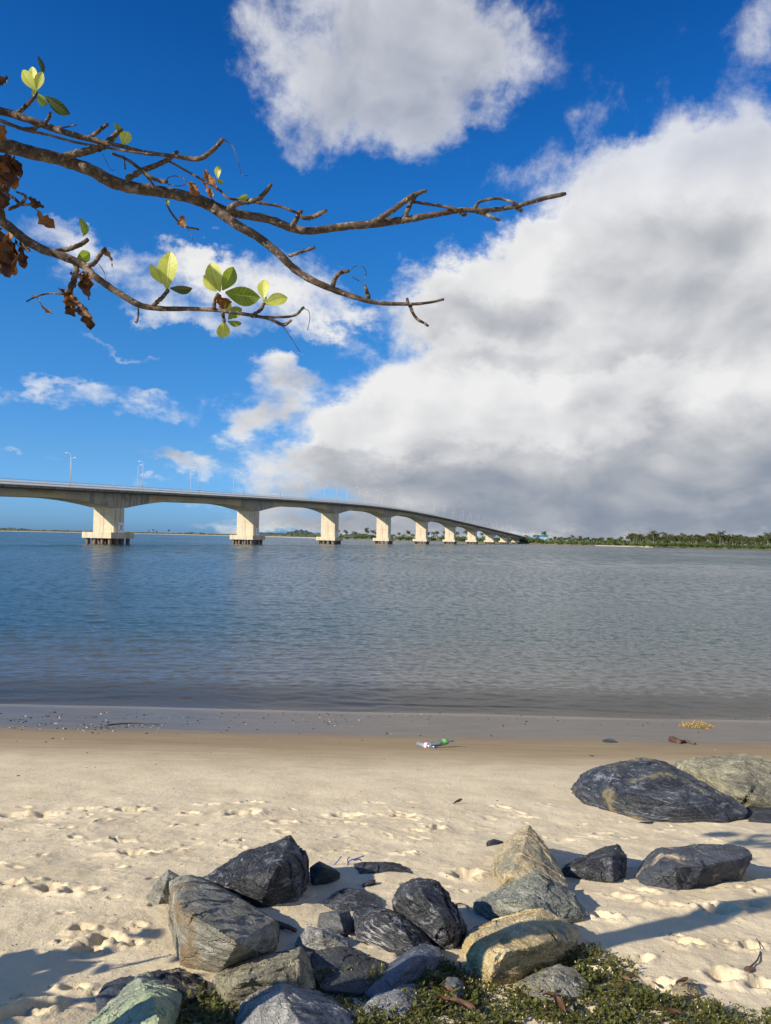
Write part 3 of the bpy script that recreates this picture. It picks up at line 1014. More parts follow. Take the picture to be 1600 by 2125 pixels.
CONC = mat_concrete("bridge_concrete", (.30, .275, .225), (.40, .365, .295), (.09, .08, .065), .75, ('x', .14), True)
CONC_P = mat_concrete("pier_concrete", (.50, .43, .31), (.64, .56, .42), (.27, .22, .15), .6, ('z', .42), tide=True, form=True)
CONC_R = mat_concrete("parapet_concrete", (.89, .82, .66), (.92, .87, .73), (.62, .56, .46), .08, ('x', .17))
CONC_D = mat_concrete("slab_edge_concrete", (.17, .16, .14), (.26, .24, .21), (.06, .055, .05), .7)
PILE = mat_concrete("pile_concrete", (.13, .09, .065), (.24, .17, .12), (.035, .028, .022), .6)
RAIL = mat_plain("rail_metal", (.30, .30, .29), (.42, .42, .40), 2, .5, 0)
LAMPM = mat_plain("lamp_metal", (.42, .43, .43), (.50, .50, .49), 1, .45, 0)
SIGNW = mat_plain("sign_white", (.72, .73, .74), (.80, .80, .80), 1, .6, 0)
SIGNB = mat_plain("sign_black", (.02, .02, .02), (.035, .035, .035), 1, .6, 0)


def bridge():
    root = empty("road_bridge", BO, "long pale concrete road bridge arching over the river on big piers", "bridge")
    root.rotation_euler = (0, 0, BANG)       # local x runs along the deck, local -y is the camera side
    ts = np.arange(-210, 1035.1, 3.0)

    def sweep(name, prof, mat, parent=None):
        """prof(t) -> closed loop of (side, z); side>0 = camera side"""
        b = MB()
        n = None
        vs = []
        for t in ts:
            pr = prof(t); n = len(pr)
            for (s, z) in pr: vs.append((t, -s, z))
        fs = []
        for i in range(len(ts) - 1):
            for k in range(n):
                k2 = (k + 1) % n
                fs.append((i * n + k, i * n + k2, (i + 1) * n + k2, (i + 1) * n + k))
        fs.append(tuple(range(n))); fs.append(tuple((len(ts) - 1) * n + k for k in reversed(range(n))))
        b.add(vs, fs)
        return b.obj(name, mat, parent or root)
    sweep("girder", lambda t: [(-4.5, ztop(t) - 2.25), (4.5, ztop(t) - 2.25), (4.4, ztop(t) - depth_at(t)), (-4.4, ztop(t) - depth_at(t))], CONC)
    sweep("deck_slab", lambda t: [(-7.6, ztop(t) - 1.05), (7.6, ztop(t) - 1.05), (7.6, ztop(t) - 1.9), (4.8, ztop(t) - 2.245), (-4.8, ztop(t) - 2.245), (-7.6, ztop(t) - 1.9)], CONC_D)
    for s in (1, -1):
        p = sweep("parapet", lambda t: [(s * 6.15, ztop(t) - .05), (s * 6.0, ztop(t) - .05), (s * 6.0, ztop(t) - 1.045), (s * 7.85, ztop(t) - 1.3), (s * 7.85, ztop(t) - 1.1)], CONC_R)  # outer face given an invented slope so it catches the sun
        h = sweep("handrail", lambda t: [(s * 6.12, ztop(t) + .30), (s * 6.04, ztop(t) + .30), (s * 6.04, ztop(t) + .21), (s * 6.12, ztop(t) + .21)], RAIL, p)
        b = MB()
        for t in np.arange(-210, 1030, 6.0): b.box((t, -s * 6.08, ztop(t) + .08), (.10, .07, .27))
        b.obj("rail_posts", RAIL, p)['kind'] = 'stuff'
    # piers
    pb = MB()
    for a in np.linspace(0, 1, 2): pass
    pile = MB(); pile.tube([(0, 0, -4), (0, 0, .7), (0, 0, 1.2), (0, 0, 1.95)], [.62, .64, .70, .62], 12)
    pile_me = pile.mesh("pile", PILE, True)
    capm = MB(); capm.box((0, 0, 2.9), (11.5, 11.2, 1.9)); cap_me = capm.mesh("pile_cap", CONC_P)
    for i in range(-1, 11):
        t = i * SPAN
        zt = ztop(t) - 6.85
        if t > 1000: continue
        if zt < 4.4: zt = 4.4
        b = MB()
        h = zt - 3.85
        for (w, l, dz) in ((8.7, 5.0, 0),):
            vs = []
            for z in (3.85, zt):
                for (xx, yy) in ((-2.5, -3.9), (-2.05, -4.35), (2.05, -4.35), (2.5, -3.9), (2.5, 3.9), (2.05, 4.35), (-2.05, 4.35), (-2.5, 3.9)): vs.append((xx, yy, z))
            fs = [(k, (k + 1) % 8, 8 + (k + 1) % 8, 8 + k) for k in range(8)] + [tuple(range(7, -1, -1)), tuple(range(8, 16))]
            b.add(vs, fs)
        p = b.obj("pier", CONC_P, root, loc=(t, 0, 0))
        link("pile_cap", cap_me, p)
        for ix in range(4):
            for iy in range(4):
                if 0 < ix < 3 and 0 < iy < 3: continue
                link("pile", pile_me, p, (-4.4 + ix * 2.93, -4.3 + iy * 2.87, 0))
    ab = MB(); ab.box((1012, 0, 3.2), (44, 13, 5)); ab.obj("abutment", CONC_P, root)
    return root


bridge()


def to_world(t, s, z):       # s>0 is the camera side
    return BO + AX * t + RT * s + UP * z


def marker_boards():
    words = ["first", "second", "third", "fourth", "fifth"]
    for i in range(5):
        pos = to_world(i * SPAN + .6, 4.42, 3.87)
        e = empty("marker_board", pos, "white square board with a black X on the %s bridge pier from the left" % words[i], "sign", "white X boards on the piers")
        e.rotation_euler = (0, 0, BANG)
        b = MB(); b.box((0, 0, 1.6), (3.0, .08, 3.2)); b.obj("panel", SIGNW, e)
        c = MB()
        for s in (-1, 1):
            d = Vector((.62 * s, 0, .78)).normalized(); w = d.cross(Vector((0, 1, 0)))
            c.box((0, -.052 - .006 * (s > 0), 1.6), (2.7, .02, .20), (d, Vector((0, 1, 0)), w))
        c.obj("cross_mark", SIGNB, e)


marker_boards()

ORD = ["first", "second", "third", "fourth", "fifth", "sixth", "seventh", "eighth", "ninth", "tenth", "eleventh", "twelfth", "thirteenth", "fourteenth", "fifteenth", "sixteenth", "seventeenth", "eighteenth", "nineteenth", "twentieth", "twenty-first", "twenty-second", "twenty-third", "twenty-fourth", "twenty-fifth", "twenty-sixth", "twenty-seventh", "twenty-eighth", "twenty-ninth", "thirtieth"]


def lamps():
    b = MB(); b.tube([(0, 0, 0), (0, 0, 5), (0, 0, 9.6)], [.095, .075, .055], 8); pole = b.mesh("pole", LAMPM, True)
    b = MB(); b.tube([(0, 0, 9.55), (0, .5, 9.75), (0, 1.1, 9.82)], [.06, .055, .05], 6); arm = b.mesh("arm", LAMPM, True)
    b = MB(); b.box((0, 1.45, 9.83), (.34, .95, .16)); b.box((0, 1.5, 9.73), (.26, .7, .05)); head = b.mesh("lamp_head", LAMPM)
    for side, t0, nm in ((1, 7.2 - 34, "near"), (-1, 24.2 - 34, "far")):
        for k in range(30):
            t = t0 + k * 34
            if t > 1015: break
            e = empty("street_lamp", to_world(t, side * 7.25, ztop(t) - 1.0), "slender pale street lamp on the %s edge of the bridge deck, %s from the left" % (nm, ORD[k]), "street lamp", "street lamps along the bridge deck")
            e.rotation_euler = (0, 0, BANG + (0 if side > 0 else math.pi))
            link("pole", pole, e); link("arm", arm, e); link("lamp_head", head, e)


lamps()


def road_signs():
    g = mat_plain("sign_green", (.01, .22, .16), (.015, .26, .19), 1, .5, 0)
    bl = mat_plain("sign_blue", (.03, .22, .42), (.04, .26, .48), 1, .5, 0)
    for px, w, m, nm, lab in ((1133.5, 7.0, g, "road_sign", "green overhead road sign at the far end of the bridge"), (1125, 5.0, bl, "road_sign", "pale blue road sign beside the green one at the bridge's far end")):
        Y = 1085.
        e = empty(nm, ((px - 800) / FPX * Y, Y, 2), lab, "sign")
        b = MB(); b.box((0, 0, 9.6), (w, .15, 3.0)); b.obj("panel", m, e)
        b = MB()
        for s in (-1, 1): b.tube([(s * w * .38, .25, -1), (s * w * .38, .25, 11)], [.12, .1], 6)
        b.obj("post", RAIL, e)


road_signs()

# ------------------------------------------------------------------ rocks
SLATE = [(.005, .006, .0075), (.018, .0205, .0245), (.085, .092, .103)]
GREY = [(.065, .068, .060), (.18, .18, .15), (.36, .35, .29)]
OLIVE = [(.065, .066, .045), (.19, .18, .125), (.37, .345, .24)]
PALEG = [(.13, .16, .12), (.25, .29, .215), (.40, .43, .32)]
OCHRE = [(.13, .10, .04), (.40, .30, .125), (.58, .52, .38)]
TAN = [(.09, .075, .042), (.32, .265, .16), (.52, .45, .31)]
WHITE = (.50, .50, .48)
MATN = [0]


def rmat(cols, rot, **kw):
    MATN[0] += 1
    return mat_rock("rock_surface_%d" % MATN[0], cols, rot, **kw)


def rock(label, outline, ridges, mat, depth=None, vox=None, amp=1.0, seed=0, sink=.05, strata=(0, 0, 1), name="boulder", cat="rock", group="rocks lying on the sand", topback=1.0, cuts=3):
    """outline: photo pixels round the rock; ridges: (px, py, bulge m) points standing proud of the outline's plane towards the camera"""
    pys = [p[1] for p in outline]; pxs = [p[0] for p in outline]
    y0, y1 = min(pys), max(pys)
    cx = sum(pxs) / len(pxs)
    gb = ground(cx, y1)
    Yb = gb.y
    wm = (max(pxs) - min(pxs)) / FPX * Yb
    hm = (y1 - y0) / FPX * Yb
    D = 1.3 * depth if depth is not None else .80 * min(wm, hm * 1.6)
    pts = []

    def yat(px, py):
        t = (y1 - py) / (y1 - y0)
        # lower outline points rest on the sand; upper ones lie further back
        yg = ground(px, py).y
        return min(yg - .01, Yb + D * t * topback + .02) if t > .02 else Yb
    for (px, py) in outline:
        p = at(px, py, yat(px, py)); pts.append(p)
        g = float(zprof(p.y))
        if p.z - g < hm * .3: pts.append(Vector((p.x, p.y + .01, g - sink)))
    for (px, py, bg) in ridges:
        t = (y1 - py) / (y1 - y0)
        pts.append(at(px, py, Yb + D * t * topback - bg * 1.55))
    # unseen back: a lower, narrower copy further away
    mx = sum(p.x for p in pts) / len(pts)
    for (px, py) in outline:
        t = (y1 - py) / (y1 - y0)
        if t > .3:
            p = at(px, py, yat(px, py))
            yb = p.y + D * .55
            zb = float(zprof(yb))
            zl = CAM_Z + (p.z - CAM_Z) * yb / p.y - .06 * hm - .01
            pts.append(Vector((mx + (p.x - mx) * .8, yb, max(zb - sink, min(p.z - .25 * (p.z - zb) - .03, p.z - .15 * hm, zl)))))
            pts.append(Vector((mx + (p.x - mx) * .92, yb, zb - sink)))
    bm = bmesh.new()
    for p in pts: bm.verts.new(p)
    r = bmesh.ops.convex_hull(bm, input=bm.verts)
    bad = [v for v in bm.verts if not v.link_faces]
    bmesh.ops.delete(bm, geom=bad, context='VERTS')
    # split off corners along random fracture planes
    rp = random.Random(seed * 13 + 5)
    for j in range(cuts):
        nv = Vector((rp.gauss(0, 1), rp.gauss(-.5, .9), rp.gauss(.35, .8))).normalized()
        dm = max(v.co.dot(nv) for v in bm.verts)
        off = dm - rp.uniform(.010, .035) * min(max(wm, hm), 1.7 * min(wm, hm))
        bmesh.ops.bisect_plane(bm, geom=bm.verts[:] + bm.edges[:] + bm.faces[:], plane_co=nv * off, plane_no=nv, clear_outer=True)
        r = bmesh.ops.convex_hull(bm, input=bm.verts)
        bad = [v for v in bm.verts if not v.link_faces]
        if bad: bmesh.ops.delete(bm, geom=bad, context='VERTS')
    bmesh.ops.recalc_face_normals(bm, faces=bm.faces)
    org = Vector((mx, Yb + D * .5, float(zprof(Yb + D * .5))))
    bmesh.ops.translate(bm, verts=bm.verts, vec=-org)
    me = bpy.data.meshes.new("tmp"); bm.to_mesh(me); bm.free()
    o = bpy.data.objects.new("tmp", me); COL.objects.link(o)
    size = max(wm, hm)
    vx = vox or max(.0036, size / 135)
    md = o.modifiers.new("r", 'REMESH'); md.mode = 'VOXEL'; md.voxel_size = vx
    sm = o.modifiers.new("s", 'SMOOTH'); sm.iterations = 1; sm.factor = .5
    dg = bpy.context.evaluated_depsgraph_get()
    me2 = bpy.data.meshes.new_from_object(o.evaluated_get(dg))
    bpy.data.objects.remove(o); bpy.data.meshes.remove(me)
    n = len(me2.vertices)
    co = np.empty(n * 3, np.float32); me2.vertices.foreach_get('co', co); co = co.reshape(-1, 3).astype(float)
    no = np.empty(n * 3, np.float32); me2.vertices.foreach_get('normal', no); no = no.reshape(-1, 3).astype(float)
    S = size
    sd = np.array([seed * 3.7, seed * 1.3, seed * 7.1])
    q = co / S
    st = np.array(strata, float); st /= np.linalg.norm(st)
    k = q @ st + .10 * fbm(q * 2.2 + sd, 3)
    saw = (k * 9 + seed) % 1.0
    lay = np.where(saw < .8, saw / .8, (1 - saw) / .2) - .5
    qs = q + np.outer((q @ st) * 2.5, st)
    d = .008 * fbm(q * 3.0 + sd, 3, .5) + .012 * lay * np.clip(fbm(q * 2.5 + sd + 5, 2) + .5, 0, 1)
    # angular chips: steps of a few crossing fracture directions
    rs = np.random.default_rng(seed + 100)
    for j in range(5):
        v_ = rs.normal(size=3); v_ /= np.linalg.norm(v_)
        t_ = q @ v_ * rs.uniform(2.5, 6) + .25 * fbm(q * 3 + sd + j * 5, 2) + rs.uniform(0, 1)
        fr = t_ - np.floor(t_)
        d += .026 * (fr - .5) * np.clip(1.4 * fbm(q * 2.2 + sd + 20 + j * 7, 2), 0, 1)
    d += .010 * np.minimum(0, fbm(qs * 5 + sd, 4, .6, ridged=True) - .35)
    d += .0050 * fbm(qs * 16 + sd, 4, .65)
    co = co + no * (d * S * amp)[:, None]
    me2.vertices.foreach_set('co', co.astype(np.float32).ravel())
    me2.polygons.foreach_set('use_smooth', np.ones(len(me2.polygons), bool))
    try:
        me2.set_sharp_from_angle(angle=R(42))
    except Exception:
        pass
    me2.materials.clear(); me2.materials.append(mat)
    me2.name = name
    me2.update()
    ob = link(name, me2, None, org)
    tag(ob, label, cat, group)
    return ob


def z1(l): return [(a / 2, 1680 + b / 2) for a, b in l]
def z2(l): return [(800 + a / 2, 1680 + b / 2) for a, b in l]
def z3(l): return [(800 + a / 2, 1440 + b / 2) for a, b in l]
def r1(l): return [(a / 2, 1680 + b / 2, c) for a, b, c in l]
def r2(l): return [(800 + a / 2, 1680 + b / 2, c) for a, b, c in l]
def r3(l): return [(800 + a / 2, 1440 + b / 2, c) for a, b, c in l]


def rocks():
    rock("large pointed black rock leaning over the grey slab, white scuffs on its face", z1([(835, 290), (905, 240), (1000, 185), (1130, 145), (1205, 107), (1245, 150), (1276, 200), (1275, 255), (1230, 345), (1160, 395), (1085, 408), (1000, 378), (900, 330)]),
         r1([(1165, 160, .05), (1150, 240, .16), (1090, 350, .10), (960, 300, .10)]), rmat(SLATE, (20, 35, 30), stretch=3, scale=4.5, vein=(.24, .26, .29), veinw=.018, rough=.55), seed=1, strata=(.5, -.3, .8))
    rock("big grey block with a brown-stained flat top, largest of the left-hand rocks", z1([(705, 300), (745, 275), (790, 270), (1000, 375), (1140, 460), (1148, 530), (1050, 600), (940, 645), (890, 662), (750, 627), (725, 520), (704, 395)]),
         r1([(752, 415, .22), (870, 480, .24), (990, 552, .22), (930, 640, .06), (745, 500, .12)]), rmat(GREY, (65, 10, 35), stretch=4, scale=5, patch=(.17, .115, .055), pamt=.25, pscale=3.2), seed=2, depth=.50, amp=.7, strata=(.3, .6, .7))
    rock("small grey-green wedge of rock standing against the brown-topped block", z1([(605, 357), (650, 300), (700, 245), (748, 276), (722, 300), (706, 395), (652, 406), (620, 388)]), r1([(690, 300, .05)]), rmat(GREY, (70, 20, 10), stretch=4, scale=8), seed=3, strata=(.7, .2, .6))
    rock("small dark green rock just right of the large pointed black one", z1([(1285, 240), (1325, 213), (1370, 235), (1413, 260), (1380, 292), (1300, 304), (1293, 262)]), r1([(1340, 240, .04)]), rmat([(.02, .028, .028), (.045, .06, .058), (.09, .11, .10)], (40, 0, 20), scale=9), seed=4)
    rock("thin flat dark stone half buried beside the blue twine", [(734, 1794), (750, 1788), (800, 1789), (830, 1793), (852, 1802), (857, 1813), (835, 1807), (790, 1806), (748, 1811)], [(780, 1796, .02)], rmat(SLATE, (5, 10, 0), scale=10, vein=(.16, .17, .19)), seed=5, depth=.16)
    rock("black rounded rock above the small cracked grey block in the middle cluster", z1([(1346, 392), (1375, 350), (1430, 325), (1510, 330), (1580, 370), (1588, 408), (1540, 425), (1450, 420), (1380, 410)]), r1([(1450, 360, .06)]), rmat(SLATE, (15, 25, 0), scale=6, vein=(.2, .21, .24), rough=.5), seed=6, depth=.25)
    rock("small cracked grey block between the rounded black rock and the white-veined stone", z1([(1315, 482), (1325, 430), (1398, 416), (1450, 420), (1478, 485), (1450, 512), (1410, 502)]), r1([(1405, 430, .07), (1425, 500, .04)]), rmat([(.03, .035, .04), (.09, .095, .10), (.20, .21, .21)], (80, 0, 40), stretch=4, scale=8), seed=7, strata=(.8, 0, .5))
    rock("black rock streaked with white veins in the middle of the rocks", [(733, 1892), (760, 1884), (798, 1884), (850, 1904), (882, 1936), (900, 1962), (872, 1988), (830, 1980), (775, 1952), (742, 1935)], [(800, 1900, .07), (840, 1935, .08)], rmat(SLATE, (30, 20, 50), stretch=6, scale=5.5, vein=(.42, .43, .44), veinw=.03, rough=.5), seed=8, strata=(.5, .5, .7), depth=.26)
    rock("small black and white streaked stone in front of the cracked block", z1([(1225, 548), (1275, 485), (1350, 490), (1445, 535), (1448, 572), (1350, 585), (1240, 575)]), r1([(1330, 505, .06)]), rmat([(.03, .03, .035), (.20, .20, .19), (.42, .42, .39)], (20, 10, 70), stretch=5, scale=9, vein=WHITE, veinw=.04), seed=9, strata=(.2, .3, .9))
    rock("tall lumpy black rock with a bleached patch, right of the white-veined rock", [(815, 1862), (830, 1835), (865, 1821), (905, 1825), (922, 1845), (950, 1885), (971, 1922), (967, 1942), (945, 1962), (910, 1962), (888, 1934), (855, 1902), (828, 1882)], [(872, 1850, .12), (915, 1900, .13), (930, 1945, .06)], rmat(SLATE, (50, 40, 10), stretch=2.5, scale=5, vein=(.26, .27, .29), patch=(.26, .25, .21), pamt=.0, rough=.5), seed=10, amp=1.4, strata=(.6, .4, .5))
    rock("long low grey-green rock lying in front of the brown-topped block", z1([(880, 690), (1000, 632), (1110, 600), (1250, 568), (1290, 640), (1305, 740), (1240, 755), (1000, 790), (930, 780), (895, 725)]), r1([(1240, 600, .12), (1245, 735, .05), (1000, 700, .12)]), rmat(OLIVE, (30, 5, 15), stretch=5, scale=6, patch=(.26, .19, .15), pamt=.1), seed=11, depth=.30, strata=(.2, .3, .9))
    rock("pale green pointed rock at the bottom left corner of the rocks", z1([(350, 900), (470, 790), (570, 688), (640, 720), (725, 765), (738, 812), (720, 900), (640, 960), (420, 960)]), r1([(575, 695, .03), (640, 790, .15), (655, 880, .17)]), rmat(PALEG, (20, 30, 0), stretch=2, scale=5, patch=(.30, .38, .22), pamt=.3), seed=12, depth=.34, strata=(.7, .2, .6))
    rock("black rock with a pale eroded hollow behind the pale green rock", z1([(590, 690), (640, 672), (720, 664), (800, 685), (848, 728), (835, 768), (770, 800), (700, 790), (610, 740)]), r1([(720, 700, .05)]), rmat(SLATE, (30, 10, 60), stretch=3, scale=7, patch=(.36, .30, .20), pamt=.05, pscale=6), seed=13, depth=.22, amp=1.5)
    rock("low dark rock to the left of the pale green pointed rock", z1([(398, 780), (430, 725), (500, 697), (560, 700), (580, 760), (480, 840), (405, 842)]), r1([(470, 740, .04)]), rmat([(.02, .024, .035), (.05, .06, .08), (.10, .115, .14)], (10, 30, 10), scale=7), seed=14, depth=.22)
    rock("grey rock with wavy light and dark stripes at the bottom edge", z1([(975, 905), (1000, 802), (1055, 750), (1155, 708), (1290, 762), (1440, 835), (1475, 905), (1400, 985), (1050, 985)]), r1([(1160, 715, .05), (1190, 800, .16), (1250, 900, .18), (1020, 820, .05)]), rmat([(.055, .06, .062), (.19, .195, .19), (.46, .46, .43)], (55, 25, 20), stretch=7, scale=6, rough=.7), seed=15, depth=.32, strata=(.4, .5, .75))
    rock("dark flat rock in the shade behind the green plants, under the streaked stone", z1([(1290, 600), (1340, 572), (1420, 560), (1530, 605), (1600, 640), (1610, 700), (1500, 760), (1340, 750), (1300, 690)]), r1([(1400, 600, .04)]), rmat([(.018, .022, .025), (.04, .045, .05), (.085, .09, .095)], (5, 5, 40), scale=6), seed=16, depth=.34)
    rock("smooth blue-grey slab tilting up out of the green plants", [(756, 2062), (800, 2012), (836, 1984), (870, 1958), (912, 1964), (919, 1986), (900, 2008), (850, 2032), (790, 2075)], [(850, 1995, .06)], rmat([(.035, .045, .065), (.075, .095, .13), (.15, .175, .21)], (35, 35, 20), stretch=6, scale=5, rough=.5), seed=17, depth=.34, amp=.7, strata=(.5, .5, .8))
    rock("pale blue-grey stone below the smooth tilted slab, half covered by plants", [(752, 2092), (780, 2062), (830, 2040), (862, 2042), (868, 2080), (840, 2108), (770, 2110)], [(825, 2062, .05)], rmat([(.08, .09, .10), (.17, .18, .19), (.31, .32, .32)], (35, 35, 20), stretch=3, scale=8), seed=18, depth=.2)
    rock("small upright slate splinter poking out of the green plants", z2([(243, 722), (255, 694), (300, 696), (327, 720), (328, 772), (302, 800), (262, 765)]), r2([(290, 730, .03)]), rmat([(.05, .055, .06), (.11, .12, .125), (.20, .21, .21)], (80, 10, 30), stretch=5, scale=12), seed=19, depth=.10, strata=(.9, 0, .3))
    rock("large yellow ochre rock half in shadow at the edge of the green plants", z2([(324, 562), (340, 510), (430, 470), (540, 430), (650, 413), (740, 450), (802, 490), (804, 540), (730, 610), (570, 690), (450, 705), (385, 668), (328, 602)]), r2([(560, 480, .10), (460, 600, .16), (640, 560, .14), (440, 690, .05)]), rmat(OCHRE, (25, 10, 30), stretch=2.2, scale=5, patch=(.33, .32, .25), pamt=.15, pscale=3.5), seed=20, depth=.42, strata=(.3, .2, .9))
    rock("grey-green layered rock between the tan pyramid and the ochre rock", z2([(368, 382), (480, 330), (560, 295), (642, 252), (690, 300), (780, 345), (830, 408), (822, 455), (770, 470), (700, 455), (620, 440), (520, 440), (425, 455), (398, 415)]), r2([(635, 275, .08), (610, 400, .12), (500, 370, .10), (740, 400, .06)]), rmat([(.06, .068, .058), (.165, .18, .155), (.36, .37, .31)], (70, 20, 25), stretch=7, scale=6), seed=21, depth=.28, amp=1.3, strata=(.35, .3, .85))
    rock("tan pyramid-shaped rock, tallest of the right-hand group", z2([(453, 240), (480, 150), (540, 105), (597, 66), (627, 95), (690, 180), (722, 232), (760, 320), (740, 345), (640, 330), (500, 300), (468, 275)]), r2([(560, 200, .13), (650, 240, .08), (500, 280, .06)]), rmat(TAN, (40, 30, 15), stretch=2, scale=6, patch=(.20, .20, .16), pamt=.3), seed=22, depth=.46, strata=(.6, .4, .6))
    rock("dark blocky rock crossed by one thin white line, right of the tan pyramid", z2([(738, 238), (800, 205), (905, 172), (968, 142), (1000, 188), (999, 240), (955, 302), (900, 290), (805, 275), (742, 266)]), r2([(940, 190, .08), (945, 290, .04), (810, 225, .05)]), rmat(SLATE, (80, 10, 60), stretch=2, scale=6, vein=(.26, .27, .30), veinw=.012, rough=.55), seed=23, depth=.26, strata=(.2, .4, .8))
    rock("long dark rock with tan diagonal bands on top, lying alone at right", z2([(1054, 272), (1090, 215), (1145, 158), (1250, 164), (1290, 150), (1430, 141), (1490, 158), (1522, 185), (1515, 222), (1450, 250), (1300, 305), (1215, 338), (1070, 308)]), r2([(1150, 185, .10), (1200, 240, .16), (1330, 230, .12), (1470, 205, .06)]), rmat([(.022, .027, .036), (.05, .058, .072), (.10, .115, .135)], (0, 60, -35), stretch=3, scale=5, patch=(.40, .335, .225), pamt=.0, pscale=5, rough=.6), seed=24, depth=.34, strata=(.5, .3, .8))
    rock("flat speckled grey stone set in the green plants in front of the ochre rock", z2([(545, 720), (640, 668), (720, 640), (790, 665), (840, 710), (838, 765), (700, 800), (615, 780)]), r2([(700, 690, .06)]), rmat(GREY, (10, 10, 10), stretch=1.5, scale=8, patch=(.22, .19, .12), pamt=.2), seed=25, depth=.2)
    rock("huge flat-topped black boulder at right with yellowish patches, largest on the beach", z3([(815, 372), (850, 322), (930, 295), (1080, 270), (1160, 284), (1250, 328), (1350, 378), (1450, 440), (1505, 470), (1500, 502), (1400, 532), (1200, 528), (1110, 532), (1000, 485), (880, 442), (825, 402)]), r3([(960, 330, .25), (1100, 470, .15), (1250, 470, .2), (1180, 350, .4), (1000, 420, .28)]), rmat([(.008, .010, .013), (.021, .026, .034), (.062, .072, .09)], (75, 15, 15), stretch=7, scale=2.4, vein=(.22, .24, .28), veinw=.02, patch=(.20, .17, .09), pamt=.05, pscale=2.2, rough=.5), seed=26, depth=1.0, vox=.014, strata=(.15, .5, .85))
    rock("big olive-grey boulder behind the huge black one at the right edge", z3([(1248, 298), (1275, 270), (1480, 250), (1520, 268), (1620, 282), (1720, 320), (1760, 420), (1700, 480), (1600, 478), (1480, 440), (1350, 380)]), r3([(1490, 270, .25), (1500, 420, .2), (1400, 330, .2)]), rmat(OLIVE, (40, 30, 40), stretch=5, scale=2.6, patch=(.10, .10, .085), pamt=.1), seed=27, depth=.9, vox=.016, strata=(.6, .4, .6))
    rock("low black rock in the gap under the two big right-hand boulders", z3([(1480, 500), (1530, 465), (1600, 472), (1720, 490), (1740, 530), (1600, 540), (1500, 530)]), r3([(1560, 490, .1)]), rmat(SLATE, (10, 20, 10), scale=4), seed=28, depth=.5)
    rock("small flat black stone in front of the huge black boulder", z3([(1034, 542), (1060, 530), (1112, 528), (1108, 540), (1070, 552)]), [], rmat(SLATE, (5, 5, 10), scale=12), seed=29, depth=.12)
    rock("small black stone on the sand left of the tan pyramid", z3([(410, 632), (425, 610), (450, 602), (492, 611), (470, 622), (416, 640)]), r3([(445, 612, .02)]), rmat(SLATE, (5, 25, 10), scale=12, vein=(.15, .16, .18)), seed=30, depth=.12)
    rock("small dark grey stone on the damp sand near the waterline", z3([(902, 200), (908, 188), (935, 184), (955, 192), (962, 200), (930, 205)]), [], rmat([(.02, .024, .025), (.05, .06, .06), (.10, .115, .11)], (5, 5, 10), scale=8), seed=31, depth=.2)
    rock("tiny curved dark stone above the black rounded rock", z1([(1503, 310), (1530, 292), (1558, 290), (1560, 302), (1525, 312), (1508, 318)]), [], rmat(SLATE, (5, 25, 10), scale=14), seed=32, depth=.05, name="stone")
    rock("small tan pebble at the foot of the grey-green wedge", z1([(668, 410), (680, 395), (705, 391), (708, 402), (690, 414)]), [], rmat(TAN, (5, 25, 10), scale=14), seed=33, depth=.05, name="stone")
    rock("small brown stone at the right edge of the foreground sand", z2([(1490, 668), (1498, 648), (1525, 650), (1530, 665), (1505, 676)]), [], rmat([(.07, .03, .02), (.15, .07, .045), (.24, .13, .09)], (5, 25, 10), scale=14), seed=34, depth=.06, name="stone")
    rock("crumbly sand-coated stone beside the plants on the right", z2([(1190, 750), (1205, 715), (1260, 697), (1300, 725), (1310, 760), (1240, 785)]), r2([(1250, 725, .04)]), rmat(TAN, (5, 25, 10), scale=10), seed=35, depth=.14, amp=2)


rocks()

# ------------------------------------------------------------------ almond tree overhanging from the left
LG = mat_leaf("leaf_yellow_green", (.42, .48, .06), (.58, .60, .12), (.68, .70, .28), .42)
LM = mat_leaf("leaf_green", (.16, .25, .022), (.26, .35, .045), (.40, .48, .13), .42)
LD = mat_leaf("leaf_dark_green", (.030, .055, .012), (.055, .085, .020), (.12, .16, .05), .15)
LB = mat_leaf("leaf_brown", (.16, .065, .018), (.36, .17, .05), (.26, .12, .04), .25, .6)
LB2 = mat_leaf("leaf_dark_brown", (.045, .020, .010), (.12, .052, .020), (.10, .05, .02), .1, .6)


